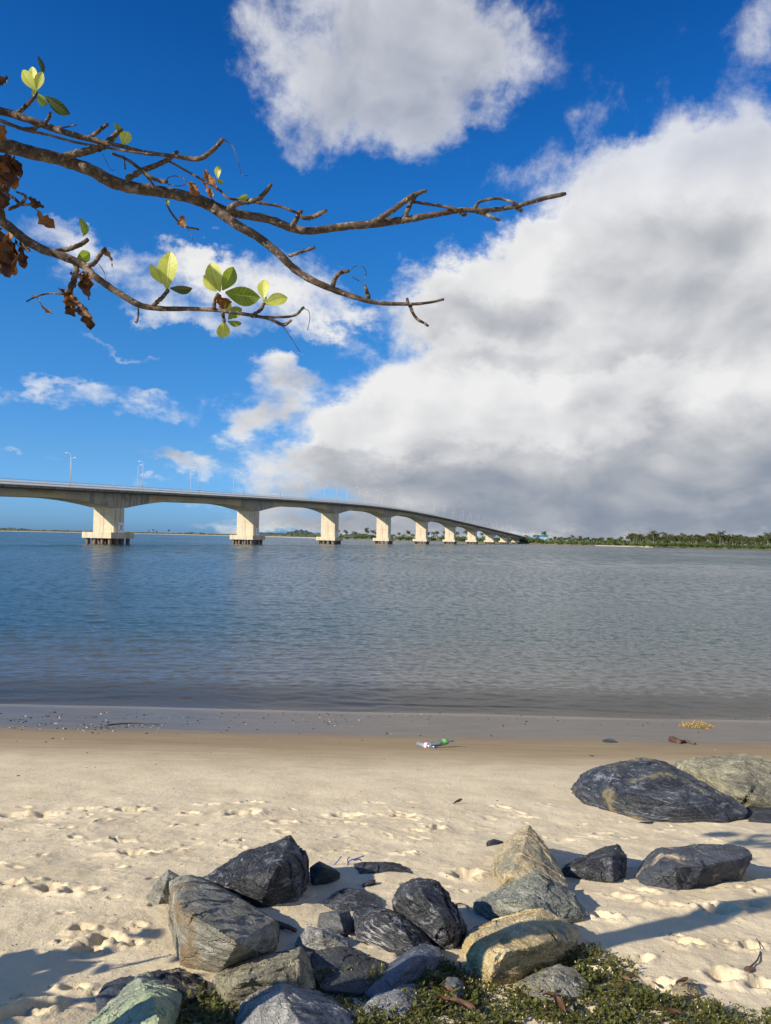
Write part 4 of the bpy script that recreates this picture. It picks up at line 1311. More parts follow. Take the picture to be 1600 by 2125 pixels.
def leaf_obj(name, parent, base, tip, wid, mat, Y=3.0, roll=0.0, fold=.25, curl=0.15, dead=0., seed=0):
    pb, pt = at(base[0], base[1], Y), at(tip[0], tip[1], Y + random.uniform(-.03, .03))
    L = (pt - pb).length
    ax = (pt - pb).normalized()
    vd = ((pb + pt) / 2 - Vector((0, 0, CAM_Z))).normalized()
    side = ax.cross(vd).normalized(); nrm = side.cross(ax).normalized()
    if nrm.dot(vd) > 0: nrm = -nrm
    cs, sn = math.cos(roll), math.sin(roll)
    side, nrm = side * cs + nrm * sn, nrm * cs - side * sn
    W = wid / FPX * Y / 2 / max(.35, abs(cs))
    nu, nv = 19, 11
    vs, uv = [], []
    rr = random.Random(seed + int(base[0] * 7 + base[1]))
    ph = [rr.uniform(0, 6.28) for _ in range(6)]
    for i in range(nu):
        s = i / (nu - 1)
        hw = W * max(.015, (math.sin(math.pi * min(1, (.04 + .96 * s) ** 1.35)) ** .75 if s < .999 else 0.0))
        for j in range(nv):
            c = j / (nv - 1) * 2 - 1
            h = -fold * abs(c) * hw * -1 + math.sin(2 * math.pi * (s * 9 - abs(c) * 1.6)) * W * .035 * (1 - abs(c) * .4) - curl * L * (s - .3) ** 2
            x = c * hw
            if dead:
                a = c * (1.0 + .9 * dead * math.sin(s * 3 + ph[0]))
                x = math.sin(a) * hw / 1.0
                h = (1 - math.cos(a)) * hw * 1.1 + W * .28 * dead * (math.sin(s * 9 + c * 2.1 + ph[1]) * .6 + math.sin(s * 17 - c * 5 + ph[2]) * .35)
                x += W * .20 * dead * math.sin(s * 8 + ph[3]) + (W * .18 * dead * math.sin(s * 23 + ph[4]) * abs(c) * (1 if c > 0 else -1))
            p = pb + ax * (s * L) + side * x + nrm * h
            vs.append(p); uv.append((s, c * .5 + .5))
    fs = [(i * nv + j, i * nv + j + 1, (i + 1) * nv + j + 1, (i + 1) * nv + j) for i in range(nu - 1) for j in range(nv - 1)]
    me = bpy.data.meshes.new(name)
    me.from_pydata(vs, [], fs)
    me.materials.append(mat)
    ul = me.uv_layers.new(name="UVMap")
    li = np.empty(len(me.loops), np.int32); me.loops.foreach_get('vertex_index', li)
    ul.data.foreach_set('uv', np.array(uv)[li].ravel())
    me.polygons.foreach_set('use_smooth', [True] * len(fs))
    o = link(name, me, parent)
    return o


def almond_tree():
    root = empty("almond_tree", (-1.68, 1.9, zg(-1.68, 1.9)), "almond tree whose nearly bare boughs reach in from the left over the beach", "tree")
    inv = -Vector(root.location)

    def fix(o):
        o.location = inv
        return o
    Y0 = 3.0

    def limb(name, pts, parent=root, Y=Y0, per=5, n=9, lump=.07, scars=False, pre=None, dY=0.0):
        """pts: (px, py, radius px)"""
        sp_ = spline(pts, per)
        P, rad = [], []
        m = len(sp_)
        if pre:
            for q in spline(pre + [tuple(at(pts[0][0], pts[0][1], Y)) + (pts[0][2] / FPX * Y,)], 6)[:-1]:
                P.append(Vector(q[:3])); rad.append(q[3])
        for i, q in enumerate(sp_):
            yy = Y + dY * i / max(1, m - 1) + .012 * math.sin(i * .7 + pts[0][0])
            P.append(at(q[0], q[1], yy)); rad.append(max(.35, q[2] * .92) / FPX * yy)
        b = MB()
        b.tube(P, rad, n, lump=lump, seed=pts[0][0] * .1, rings=.10 if scars else 0)
        o = b.obj(name, BARK, parent, smooth=True)
        if parent is root: fix(o)
        return o
    # trunk stands behind and to the left of the viewer and leans towards the river
    b = MB()
    tp = spline([(-1.69, 1.9, 2.2, .13), (-1.66, 1.9, 2.6, .09), (-1.68, 1.91, 3.4, .085), (-1.66, 1.88, 4.2, .083), (-1.68, 1.9, 5.0, .075), (-1.7, 1.9, 5.6, .055), (-1.75, 1.8, 6.3, .03)], 6)
    b.tube([Vector(q[:3]) for q in tp], [q[3] for q in tp], 14, lump=.06)
    fix(b.obj("trunk", BARK, root, smooth=True))
    J = [(-1.68, 1.9, 5.1, .06), (-1.66, 2.3, 5.38, .048), (-1.62, 2.75, 5.5, .038)]
    J2 = [(-1.7, 1.9, 5.5, .034), (-1.72, 2.3, 5.66, .028), (-1.70, 2.7, 5.70, .022)]
    J3 = [(-1.67, 1.9, 4.9, .04), (-1.72, 2.3, 5.15, .034), (-1.66, 2.7, 5.28, .028)]
    main = limb("branch", [(-60, 294, 17), (0, 300, 16.5), (60, 315, 15), (130, 332, 14), (190, 354, 14), (240, 380, 14.5), (300, 393, 13), (360, 402, 12.5), (420, 418, 13), (458, 437, 14), (500, 445, 10), (560, 456, 9.5), (610, 475, 9), (650, 479, 8.5), (700, 472, 8.5), (770, 465, 9), (835, 457, 8), (900, 446, 6.5), (960, 436, 6), (1010, 437, 5.5), (1070, 428, 5), (1120, 414, 5), (1160, 405, 5), (1173, 402, 4)], pre=J, dY=.25)
    b2 = limb("branch", [(440, 430, 11), (490, 465, 10.5), (540, 495, 9.5), (580, 528, 9), (620, 565, 8.5), (670, 592, 7.5), (720, 611, 6.5), (780, 628, 5), (850, 631, 4), (890, 628, 3), (921, 621, 3)], dY=.1)
    b3 = limb("branch", [(-60, 216, 9), (0, 230, 9), (36, 240, 8.5), (92, 260, 7.5), (140, 276, 7), (200, 292, 6), (256, 304, 4.5), (300, 316, 4.5), (360, 324, 4.5), (408, 330, 5.5), (436, 317, 5.5), (464, 288, 4.5)], Y=2.95, pre=J2)
    b4 = limb("branch", [(-60, 405, 13), (0, 455, 12), (40, 488, 10.5), (80, 514, 10), (120, 528, 9.5), (168, 548, 9), (200, 576, 8), (240, 604, 7.5), (288, 632, 7), (332, 640, 6), (400, 641, 5), (452, 644, 4.5), (520, 654, 4), (560, 662, 3.5), (588, 674, 4), (605, 664, 3)], Y=2.9, pre=J3)
    b5 = limb("branch", [(-40, 238, 4.5), (0, 250, 4.5), (48, 268, 4), (100, 280, 3), (160, 296, 2.8), (256, 312, 2.8), (320, 322, 3)], Y=2.9)
    T = lambda par, pts, **k: limb("twig", pts, par, **({'n': 7, 'lump': .1, 'scars': True, 'per': 6} | k))
    # on the uppermost bough
    T(b3, [(36, 236, 5), (52, 222, 4.8), (66, 208, 4.6), (77, 192, 4)], Y=2.95)
    T(b3, [(90, 262, 4), (99, 248, 4), (106, 235, 4)], Y=2.95)
    T(b5, [(48, 268, 4), (70, 267, 5), (88, 254, 4.5)], Y=2.9)
    T(b3, [(108, 262, 1.8), (135, 264, 1.5), (158, 259, 1.8)], Y=2.95, scars=False)
    T(b3, [(182, 287, 4.5), (200, 276, 4.5), (214, 264, 4.2), (224, 258, 3.5)], Y=2.95)
    T(b3, [(464, 290, 1.2), (480, 300, 1), (490, 320, .8), (498, 350, .8), (502, 363, .8), (515, 365, .7)], Y=2.95, scars=False, per=4)
    T(b3, [(350, 334, 2.6), (400, 362, 2.6), (452, 392, 2.6), (474, 411, 3), (500, 414, 3)], Y=3.0, scars=False)
    T(b3, [(232, 318, 3), (265, 332, 3.5), (290, 350, 4), (320, 372, 4.5), (346, 377, 5)], Y=2.95)
    T(b3, [(345, 376, 1.2), (352, 367, 1), (372, 366, 1), (388, 378, 1), (372, 386, 1), (348, 382, 1)], Y=2.95, scars=False)
    T(b3, [(256, 322, 1.6), (259, 340, 1.6), (260, 350, 2.5)], Y=2.95, scars=False)
    T(b3, [(213, 320, .7), (222, 338, .7), (230, 352, .6), (238, 353, .6)], Y=2.95, scars=False)
    # on the main bough
    T(main, [(132, 325, 9), (170, 316, 8.5), (210, 305, 8), (232, 288, 7), (252, 266, 5.5)], Y=3.0)
    T(main, [(264, 370, 7), (300, 352, 6.5), (340, 336, 5.5), (369, 315, 4.5)], Y=2.98)
    T(main, [(290, 350, 2.6), (306, 368, 2.6), (322, 388, 2.4)], Y=3.0, scars=False)
    T(main, [(474, 434, 7), (496, 421, 6.5), (532, 415, 6), (548, 402, 5.5), (563, 383, 4)], Y=3.0)
    T(main, [(532, 420, 3.5), (580, 428, 3.2), (616, 442, 3.2), (630, 452, 5), (652, 449, 5.5), (677, 437, 4.5)], Y=3.0)
    T(main, [(606, 470, 6), (617, 452, 5.5), (626, 436, 5)], Y=3.02)
    T(main, [(344, 414, 2.2), (352, 436, 2.2), (372, 462, 2.6), (388, 471, 2.4), (412, 476, 2.4)], Y=2.95, scars=False)
    T(main, [(388, 472, .8), (396, 486, .7), (400, 499, .6)], Y=2.95, scars=False)
    T(main, [(775, 462, 7), (810, 440, 6.5), (845, 414, 6), (862, 403, 5), (884, 396, 4)], Y=3.15)
    T(main, [(836, 458, 7), (845, 440, 5.5), (853, 420, 5), (866, 402, 4.5)], Y=3.17)
    T(main, [(858, 419, 3.5), (905, 426, 3.5), (960, 436, 4)], Y=3.18, scars=False)
    T(main, [(984, 436, 5), (995, 419, 3.6), (1030, 412, 3.2), (1060, 418, 3.2), (1078, 426, 3.2)], Y=3.2, scars=False)
    T(main, [(985, 438, 4.5), (1010, 446, 4), (1037, 457, 3.6)], Y=3.2)
    T(main, [(1068, 428, 5), (1078, 434, 5), (1082, 438, 4)], Y=3.22)
    T(main, [(955, 440, 4), (962, 446, 4), (968, 444, 3)], Y=3.2)
    # on the second fork
    T(b2, [(600, 531, 4), (628, 522, 3.8), (654, 513, 3.5)], Y=3.05)
    T(b2, [(690, 594, 6), (698, 574, 5), (710, 565, 4.6), (725, 562, 4)], Y=3.06)
    T(b2, [(725, 562, 1), (738, 552, .8), (754, 554, .8), (760, 570, .8), (748, 583, .8), (730, 574, .8)], Y=3.06, scars=False)
    T(b2, [(765, 618, 5.5), (762, 608, 5), (757, 593, 3.5)], Y=3.08)
    T(b2, [(846, 631, 4), (845, 618, 3)], Y=3.09)
    T(b2, [(850, 632, 4.5), (858, 652, 3.5), (868, 664, 3.5), (878, 669, 3), (888, 676, 3)], Y=3.09)
    # on the lowest bough
    T(b4, [(112, 522, 5.5), (145, 516, 5.5), (170, 506, 5.2), (183, 496, 4.5)], Y=2.9)
    T(b4, [(178, 553, 5.5), (196, 546, 5.2), (210, 526, 5), (220, 515, 4.5)], Y=2.9)
    T(b4, [(316, 636, 5), (336, 618, 4.8), (349, 602, 4.5)], Y=2.9)
    T(b4, [(444, 642, 5), (446, 625, 4), (452, 610, 4)], Y=2.9)
    T(b4, [(462, 646, 4.5), (464, 660, 4), (466, 668, 3.5)], Y=2.9)
    T(b4, [(520, 656, 4.2), (540, 644, 4), (548, 630, 3.6)], Y=2.9)
    T(b4, [(522, 657, 3), (580, 658, 3), (612, 654, 3.2), (630, 638, 3.2)], Y=2.9, scars=False)
    T(b4, [(160, 556, 6), (154, 580, 7), (146, 600, 7), (138, 616, 6)], Y=2.9, lump=.25)
    T(b4, [(136, 610, 3), (100, 609, 2.2), (74, 616, 2), (55, 626, 1.6)], Y=2.9, scars=False)
    T(b4, [(286, 636, 2.2), (287, 652, 2.4), (284, 668, 2.4), (281, 668, 2)], Y=2.9, scars=False)
    T(b4, [(586, 676, 1), (602, 698, .9), (622, 730, .7)], Y=2.9, scars=False)
    T(b4, [(630, 640, .9), (640, 645, .8), (643, 660, .8), (638, 686, .7)], Y=2.9, scars=False)
    T(b4, [(205, 548, .8), (216, 565, .8), (219, 580, .7)], Y=2.9, scars=False)
    T(b4, [(8, 398, 3), (30, 412, 3.5), (44, 424, 3.5), (70, 424, 3)], Y=2.85)
    T(b4, [(18, 434, 4), (40, 425, 4), (54, 408, 3.5), (34, 398, 2)], Y=2.85)
    # leaves (photo pixels)
    A = lambda l, k: [(p[0] * .4, k + p[1] * .4) for p in l]

    def lf(b_, t_, w, mat, k, nm="leaf", **kw):
        (bs, tp_) = A([b_, t_], k)
        kw.setdefault('Y', 2.93)
        o = leaf_obj(nm, root, bs, tp_, w * .4, mat, **kw)
        return fix(o)
    for a in [((190, 272), (112, 160), 58, LG, 80, .2), ((186, 270), (160, 138), 50, LG, 80, -.3), ((190, 268), (218, 172), 46, LG, 80, .35), ((222, 190), (205, 86), 30, LD, 80, .8), ((232, 298), (358, 394), 62, LD, 80, .5), ((195, 286), (240, 350), 44, LM, 80, .5), ((165, 290), (185, 270), 20, LG, 80, .2),
              ((636, 552), (668, 483), 62, LG, 80, .3), ((590, 440), (630, 470), 26, LM, 80, .9), ((1130, 728), (1131, 656), 34, LG, 80, .2), ((1120, 735), (1160, 745), 22, LM, 80, .9), ((1238, 832), (1288, 815), 30, LM, 80, .6), ((875, 868), (870, 840), 18, LG, 80, .3),
              ((432, 275), (425, 178), 46, LM, 380, 1.0), ((396, 402), (468, 362), 62, LM, 380, .3), ((390, 445), (395, 395), 30, LG, 380, .3),
              ((866, 552), (880, 350), 98, LG, 380, .35), ((842, 522), (776, 422), 46, LG, 380, -.4), ((880, 545), (996, 552), 44, LD, 380, .9),
              ((1142, 562), (1088, 408), 88, LG, 380, .2), ((1124, 562), (1052, 480), 50, LG, 380, -.6), ((1154, 556), (1214, 436), 76, LM, 380, .4), ((1168, 568), (1344, 598), 98, LM, 380, .35), ((1190, 600), (1172, 668), 40, LG, 380, .5), ((1184, 706), (1252, 646), 58, LM, 380, -.5), ((1180, 716), (1254, 734), 34, LM, 380, .8), ((1162, 716), (1152, 806), 70, LG, 380, .2),
              ((1368, 602), (1368, 496), 62, LG, 380, .2), ((1372, 628), (1492, 588), 66, LG, 380, .4), ((1362, 612), (1388, 596), 24, LM, 380, .6)]:
        lf(a[0], a[1], a[2], a[3], a[4], roll=(-abs(a[5]) - .1 if a[3] is LG else a[5]))
    for a in [((980, 742), (1034, 816), 48, LB, 80), ((1042, 722), (1104, 830), 48, LB, 80), ((1062, 684), (1126, 788), 44, LB, 80), ((145, 825), (228, 882), 44, LB2, 80), ((160, 870), (284, 990), 70, LB, 80), ((-30, 560), (28, 450), 74, LB, 80), ((935, 935), (972, 972), 44, LB, 80), ((-30, 260), (38, 195), 50, LB2, 80),
              ((20, 590), (40, 790), 90, LB2, 80), ((60, 600), (20, 780), 80, LB, 80), ((70, 610), (112, 726), 46, LB2, 80), ((-20, 640), (30, 920), 80, LB2, 80), ((10, 800), (20, 930), 70, LB2, 80), ((30, 690), (80, 790), 60, LB, 80),
              ((0, 230), (50, 490), 110, LB2, 380), ((40, 250), (70, 480), 80, LB, 380), ((-20, 240), (10, 470), 100, LB2, 380), ((85, 290), (130, 445), 64, LB2, 380), ((100, 300), (160, 360), 40, LB2, 380),
              ((545, 335), (590, 434), 46, LB, 380), ((372, 445), (378, 545), 44, LB2, 380), ((425, 460), (455, 605), 66, LB2, 380), ((410, 470), (462, 530), 50, LB, 380), ((345, 560), (410, 640), 64, LB, 380), ((350, 600), (390, 692), 56, LB2, 380), ((425, 632), (464, 766), 56, LB2, 380), ((400, 620), (470, 700), 50, LB2, 380), ((170, 580), (266, 682), 44, LB, 380), ((1125, 572), (1165, 665), 62, LB, 380), ((300, 540), (340, 570), 20, LB2, 380)]:
        lf(a[0], a[1], a[2], a[3], a[4], nm="dead_leaf", roll=random.uniform(-.5, .5), dead=1.0, Y=2.9)
    # the rest of the crown hangs outside the picture and throws the leafy shade
    V, F = [], []
    r = random.Random(9)

    def clump(c, rad, n, s0, s1):
        for i in range(n):
            v = Vector((r.gauss(0, 1), r.gauss(0, 1), r.gauss(0, 1))) * .55
            q = Vector(c) + Vector((v.x * rad[0], v.y * rad[1], v.z * rad[2]))
            d = Vector((r.gauss(0, 1), r.gauss(0, 1), r.gauss(-.2, .6))).normalized()
            sd_ = d.orthogonal().normalized(); n_ = d.cross(sd_)
            a = r.uniform(0, 6.28); sd_ = sd_ * math.cos(a) + n_ * math.sin(a)
            L = r.uniform(s0, s1); W = L * .28; k = len(V)
            V.extend([q, q + d * L * .35 + sd_ * W * .7, q + d * L * .75 + sd_ * W, q + d * L, q + d * L * .75 - sd_ * W, q + d * L * .35 - sd_ * W * .7])
            F.append((k, k + 1, k + 2, k + 3, k + 4, k + 5))
    clump((-2.12, 2.45, 6.02), (.42, .20, .13), 60, .12, .19)
    clump((-2.15, 2.62, 5.1), (.30, .30, .25), 60, .12, .2)
    clump((-2.62, 2.15, 3.02), (.26, .24, .26), 230, .10, .2)
    me = np_mesh("foliage", np.array(V), np.array(F), LM, smooth=False)
    fix(link("foliage", me, root))
    b = MB()
    b.tube([(-1.67, 1.9, 2.75), (-2.2, 2.0, 3.0), (-2.6, 2.15, 3.0)], [.05, .035, .02], 7)
    b.tube([(-1.7, 1.88, 5.7), (-1.9, 2.1, 5.95), (-2.12, 2.45, 6.02)], [.04, .03, .015], 7)
    b.tube([(-1.67, 1.9, 4.7), (-1.95, 2.3, 5.0), (-2.15, 2.6, 5.1)], [.04, .03, .015], 7)
    fix(b.obj("branch", BARK, root, smooth=True))


almond_tree()

# ------------------------------------------------------------------ ground cover
COVER_LEAF = mat_foliage("cover_leaves", (.040, .050, .012), (.095, .105, .024), (.19, .185, .050), 9)
COVER_STEM = mat_plain("cover_stems", (.10, .045, .02), (.22, .12, .05), 20, .8, 0)
COVER_FLOWER = mat_plain("cover_flowers", (.40, .37, .20), (.55, .51, .33), 20, .7, 0)


def in_poly(x, y, poly):
    c = False
    j = len(poly) - 1
    for i in range(len(poly)):
        xi, yi = poly[i]; xj, yj = poly[j]
        if (yi > y) != (yj > y) and x < (xj - xi) * (y - yi) / (yj - yi) + xi: c = not c
        j = i
    return c


def ground_cover():
    polys = [[(372, 2085), (400, 2062), (440, 2042), (485, 2068), (500, 2100), (490, 2150), (470, 2240), (330, 2240), (360, 2150)],
             [(640, 2072), (655, 2030), (700, 2005), (770, 2010), (800, 2040), (770, 2075), (735, 2090), (680, 2092)],
             [(735, 2110), (760, 2092), (800, 2085), (870, 2050), (905, 2015), (945, 2000), (1000, 2030), (1080, 2030), (1110, 1990), (1180, 1968), (1235, 1970), (1275, 1985), (1305, 2005), (1318, 2035), (1360, 2062), (1420, 2072), (1500, 2082), (1580, 2095), (1680, 2110), (1900, 2240), (1900, 2600), (700, 2600), (720, 2240)],
             [(850, 2020), (880, 1995), (920, 1990), (960, 2005), (940, 2040), (880, 2050)]]
    V, F, MI = [], [], []
    VV, FF, MM = [], [], []

    def quad(vs, mi):
        k = len(VV)
        VV.extend(vs); FF.append((k, k + 1, k + 2, k + 3)); MM.append(mi)
    r = random.Random(21)
    pts = []
    for pl in polys:
        gp = [ground(px, min(py, 2900)) for px, py in pl]
        gp = [(p.x, p.y) for p in gp]
        xs = [p[0] for p in gp]; ys = [p[1] for p in gp]
        area = (max(xs) - min(xs)) * (max(ys) - min(ys))
        n = int(area * 4800)
        for _ in range(n):
            x, y = r.uniform(min(xs), max(xs)), r.uniform(min(ys), max(ys))
            jx, jy = x + r.gauss(0, .02), y + r.gauss(0, .02)
            if in_poly(jx, jy, gp):
                if y < 2.0 and r.random() < .6: continue
                pts.append((x, y))
    X = np.array([[p[0] for p in pts]]); Y = np.array([[p[1] for p in pts]])
    Z = beach_height(X, Y)[0]
    clumps = fbm(np.stack([X[0], Y[0], np.zeros(len(pts))], 1) * 5.5, 3)
    for (x, y), z, cl in zip(pts, Z, clumps):
        h = max(.010, (.027 + .030 * cl) * r.uniform(.45, 1.4))
        lean = Vector((r.gauss(0, .35), r.gauss(0, .35), 1)).normalized()
        b0 = Vector((x, y, z - .006))
        top = b0 + lean * h
        sd_ = lean.orthogonal().normalized() * .0011
        quad([b0 - sd_, b0 + sd_, top + sd_ * .7, top - sd_ * .7], 1)
        nl = 5 if y > 2.0 else 3
        nl = int(nl + h * 60)
        for k in range(nl):
            t = (k + r.random()) / nl
            q = b0 + lean * (h * (.15 + .9 * t))
            a = r.uniform(0, 6.28)
            d = Vector((math.cos(a), math.sin(a), r.uniform(.0, 1.1))).normalized()
            s2 = d.cross(Vector((0, 0, 1))).normalized()
            L = r.uniform(.007, .022) * (1 + .4 * cl); W = L * r.uniform(.2, .34)
            quad([q, q + d * L * .5 + s2 * W, q + d * L, q + d * L * .5 - s2 * W], 0)
        if r.random() < .055 and y > 1.8:
            w = r.uniform(.0014, .0028); hh = w * 2.4
            c = top + Vector((0, 0, .003))
            o4 = [Vector((w, 0, 0)), Vector((0, w, 0)), Vector((-w, 0, 0)), Vector((0, -w, 0))]
            k0 = len(VV)
            for i in range(4):
                a_, b_ = o4[i], o4[(i + 1) % 4]
                quad([c + a_, c + b_, c + b_ * .6 + Vector((0, 0, hh)), c + a_ * .6 + Vector((0, 0, hh))], 2)
            quad([c + v * .6 + Vector((0, 0, hh)) for v in o4], 2)
    me = np_mesh("ground_cover", np.array(VV), np.array(FF), [COVER_LEAF, COVER_STEM, COVER_FLOWER], smooth=False, mi=MM)
    tag(link("ground_cover", me), "low creeping green plants with tiny cream flower heads between the foreground rocks", "ground cover", None, 'stuff')


ground_cover()


# ------------------------------------------------------------------ litter, leaves, sticks, debris
def ground_leaf(px, py, lpx, ang, lab, mat, lift=.04, name="fallen_leaf", group="dead leaves on the plants"):
    g = ground(px, py)
    L = .8 * lpx / FPX * g.y
    rr = random.Random(int(px * 3 + py))
    b = []
    fs = []
    nu, nv = 13, 7
    uv = []
    for i in range(nu):
        s = i / (nu - 1)
        hw = L * .20 * math.sin(math.pi * min(1, (.05 + .95 * s) ** 1.3)) ** .8 if i < nu - 1 else .001
        for j in range(nv):
            c = j / (nv - 1) * 2 - 1
            a = c * 1.25
            b.append((s * L - L / 2, math.sin(a) * hw * .75, (1 - math.cos(a)) * hw * .9 + .05 * L * math.sin(s * 7 + c) + .12 * L * (s - .5) ** 2))
            uv.append((s, c * .5 + .5))
    fs = [(i * nv + j, i * nv + j + 1, (i + 1) * nv + j + 1, (i + 1) * nv + j) for i in range(nu - 1) for j in range(nv - 1)]
    me = bpy.data.meshes.new(name); me.from_pydata(b, [], fs); me.materials.append(mat)
    ul = me.uv_layers.new(name="UVMap")
    li = np.empty(len(me.loops), np.int32); me.loops.foreach_get('vertex_index', li)
    ul.data.foreach_set('uv', np.array(uv)[li].ravel())
    me.polygons.foreach_set('use_smooth', [True] * len(fs))
    o = link(name, me, None, (g.x, g.y, zg(g.x, g.y) + lift))
    o.rotation_euler = (rr.uniform(-.4, .4), rr.uniform(-.35, .35), ang)
    return tag(o, lab, "leaf", group)


LBR = mat_leaf("leaf_rust", (.055, .026, .012), (.125, .060, .027), (.10, .045, .02), .1, .6)
for a in [(930, 2070, 50, 2.4, "curled rust-brown leaf among the plants beside the slate splinter"), (960, 2098, 70, -.5, "long rust-brown leaf under the slate splinter, largest on the plants"), (915, 2090, 46, .2, "flat brown leaf left of the long rust-brown leaf"), (1113, 2060, 42, 1.9, "narrow brown leaf leaning on the speckled grey stone"), (1163, 2098, 70, 1.75, "upright brown leaf below the speckled grey stone"), (1140, 2078, 40, .2, "brown leaf along the front edge of the speckled grey stone"), (1280, 2064, 32, 2.3, "small brown leaf right of the speckled grey stone, standing on edge"), (1300, 2052, 36, 2.5, "rust leaf just beyond the small standing leaf"), (1318, 2048, 40, 2.4, "brown leaf at the upper edge of the plants beside the shadow band"), (1415, 2058, 46, .5, "dry brown leaf leaning on the sandy crumbly stone"), (1390, 2118, 60, .1, "brown leaf at the bottom edge of the photo on the right"), (640, 2118, 40, .3, "brown leaf on the striped grey rock's plants at the bottom edge")]:
    ground_leaf(*a, LBR)
ground_leaf(950, 1668, 30, .6, "dark crumpled leaf alone on the sand between the bottles and the black rocks", LB2, .015, group="dead leaves on the sand")
ground_leaf(838, 1768, 22, .8, "dark brown scrap of leaf in a sand hollow above the black rocks", LB2, .012, group="dead leaves on the sand")

WOOD = mat_plain("driftwood", (.05, .035, .025), (.13, .10, .075), 14, .9, .6, (1, 1, 1))
REDWOOD = mat_plain("husk_brown", (.045, .020, .014), (.11, .05, .03), 30, .9, .6)


def stick(name, pxs, rad, lab, cat, mat, lift=.01, lump=.15):
    P = []
    for (px, py) in pxs:
        g = ground(px, py); P.append(Vector((g.x, g.y, zg(g.x, g.y) + lift)))
    sp_ = spline([tuple(p) + (rad,) for p in P], 5)
    b = MB()
    b.tube([Vector(q[:3]) for q in sp_], [q[3] * (1 - .5 * i / len(sp_)) for i, q in enumerate(sp_)], 7, lump=lump, seed=pxs[0][0])
    o = b.obj(name, mat, None, True, origin=P[0])
    return tag(o, lab, cat)


stick("stick", [(575, 1923), (592, 1927), (614, 1934)], .016, "short dark charred stick on the sand right of the grey block", "stick", WOOD, .015)
stick("stick", [(1552, 2012), (1572, 1990), (1578, 1965), (1570, 1950)], .004, "thin bent dark twig on the sand at the right edge", "twig", WOOD)
stick("stick", [(222, 1506), (270, 1502), (330, 1504)], .012, "long thin dark stick lying on the wet sand at left", "stick", WOOD, .01)
stick("stick", [(945, 1875), (960, 1873), (974, 1886)], .004, "small dark twig on the sand right of the lumpy black rock", "twig", WOOD, .008)
stick("driftwood", [(1408, 1543), (1424, 1541), (1442, 1545)], .035, "dark grey piece of driftwood at right on the damp sand", "driftwood", WOOD, .02)
stick("coconut_husk", [(1393, 1537), (1402, 1541), (1415, 1543)], .05, "reddish brown frayed husk beside the dark driftwood", "husk", REDWOOD, .03, .4)
BLUE = mat_plain("blue_twine", (.015, .04, .20), (.03, .08, .32), 10, .6, 0)


def twine():
    g = ground(722, 1795)
    b = MB()
    for pts in ([(720, 1796, 0), (726, 1786, .03), (738, 1782, .05), (756, 1776, .06)], [(722, 1794, 0), (722, 1782, .035), (726, 1778, .04)], [(734, 1786, .02), (745, 1783, .04), (750, 1786, .03)], [(690, 1798, 0), (700, 1788, .02), (708, 1777, .03)]):
        P = []
        for px, py, h in pts:
            p = at(px, py, g.y + .02); P.append(tuple(p) + (.0035,))
        s = spline(P, 5)
        b.tube([Vector(q[:3]) for q in s], [q[3] for q in s], 6)
    tag(b.obj("blue_twine", BLUE, None, True, origin=g), "frayed dark blue twine sticking out of the sand beside the thin flat stone", "twine")


twine()


def bottle_mat():
    m, b = material("clear_plastic")
    gl = b.n('ShaderNodeBsdfGlossy'); gl.inputs['Roughness'].default_value = .08
    tr = b.n('ShaderNodeBsdfTransparent'); tr.inputs[0].default_value = (.80, .88, .90, 1)
    df = b.n('ShaderNodeBsdfDiffuse'); df.inputs[0].default_value = (.55, .62, .66, 1)
    fr = b.n('ShaderNodeLayerWeight'); fr.inputs[0].default_value = .35
    m1 = b.n('ShaderNodeMixShader'); m1.inputs[0].default_value = .25
    b.l(tr.outputs[0], m1.inputs[1]); b.l(df.outputs[0], m1.inputs[2])
    m2 = b.n('ShaderNodeMixShader'); b.l(fr.outputs[0], m2.inputs[0]); b.l(m1.outputs[0], m2.inputs[1]); b.l(gl.outputs[0], m2.inputs[2])
    b.out(m2.outputs[0])
    return m


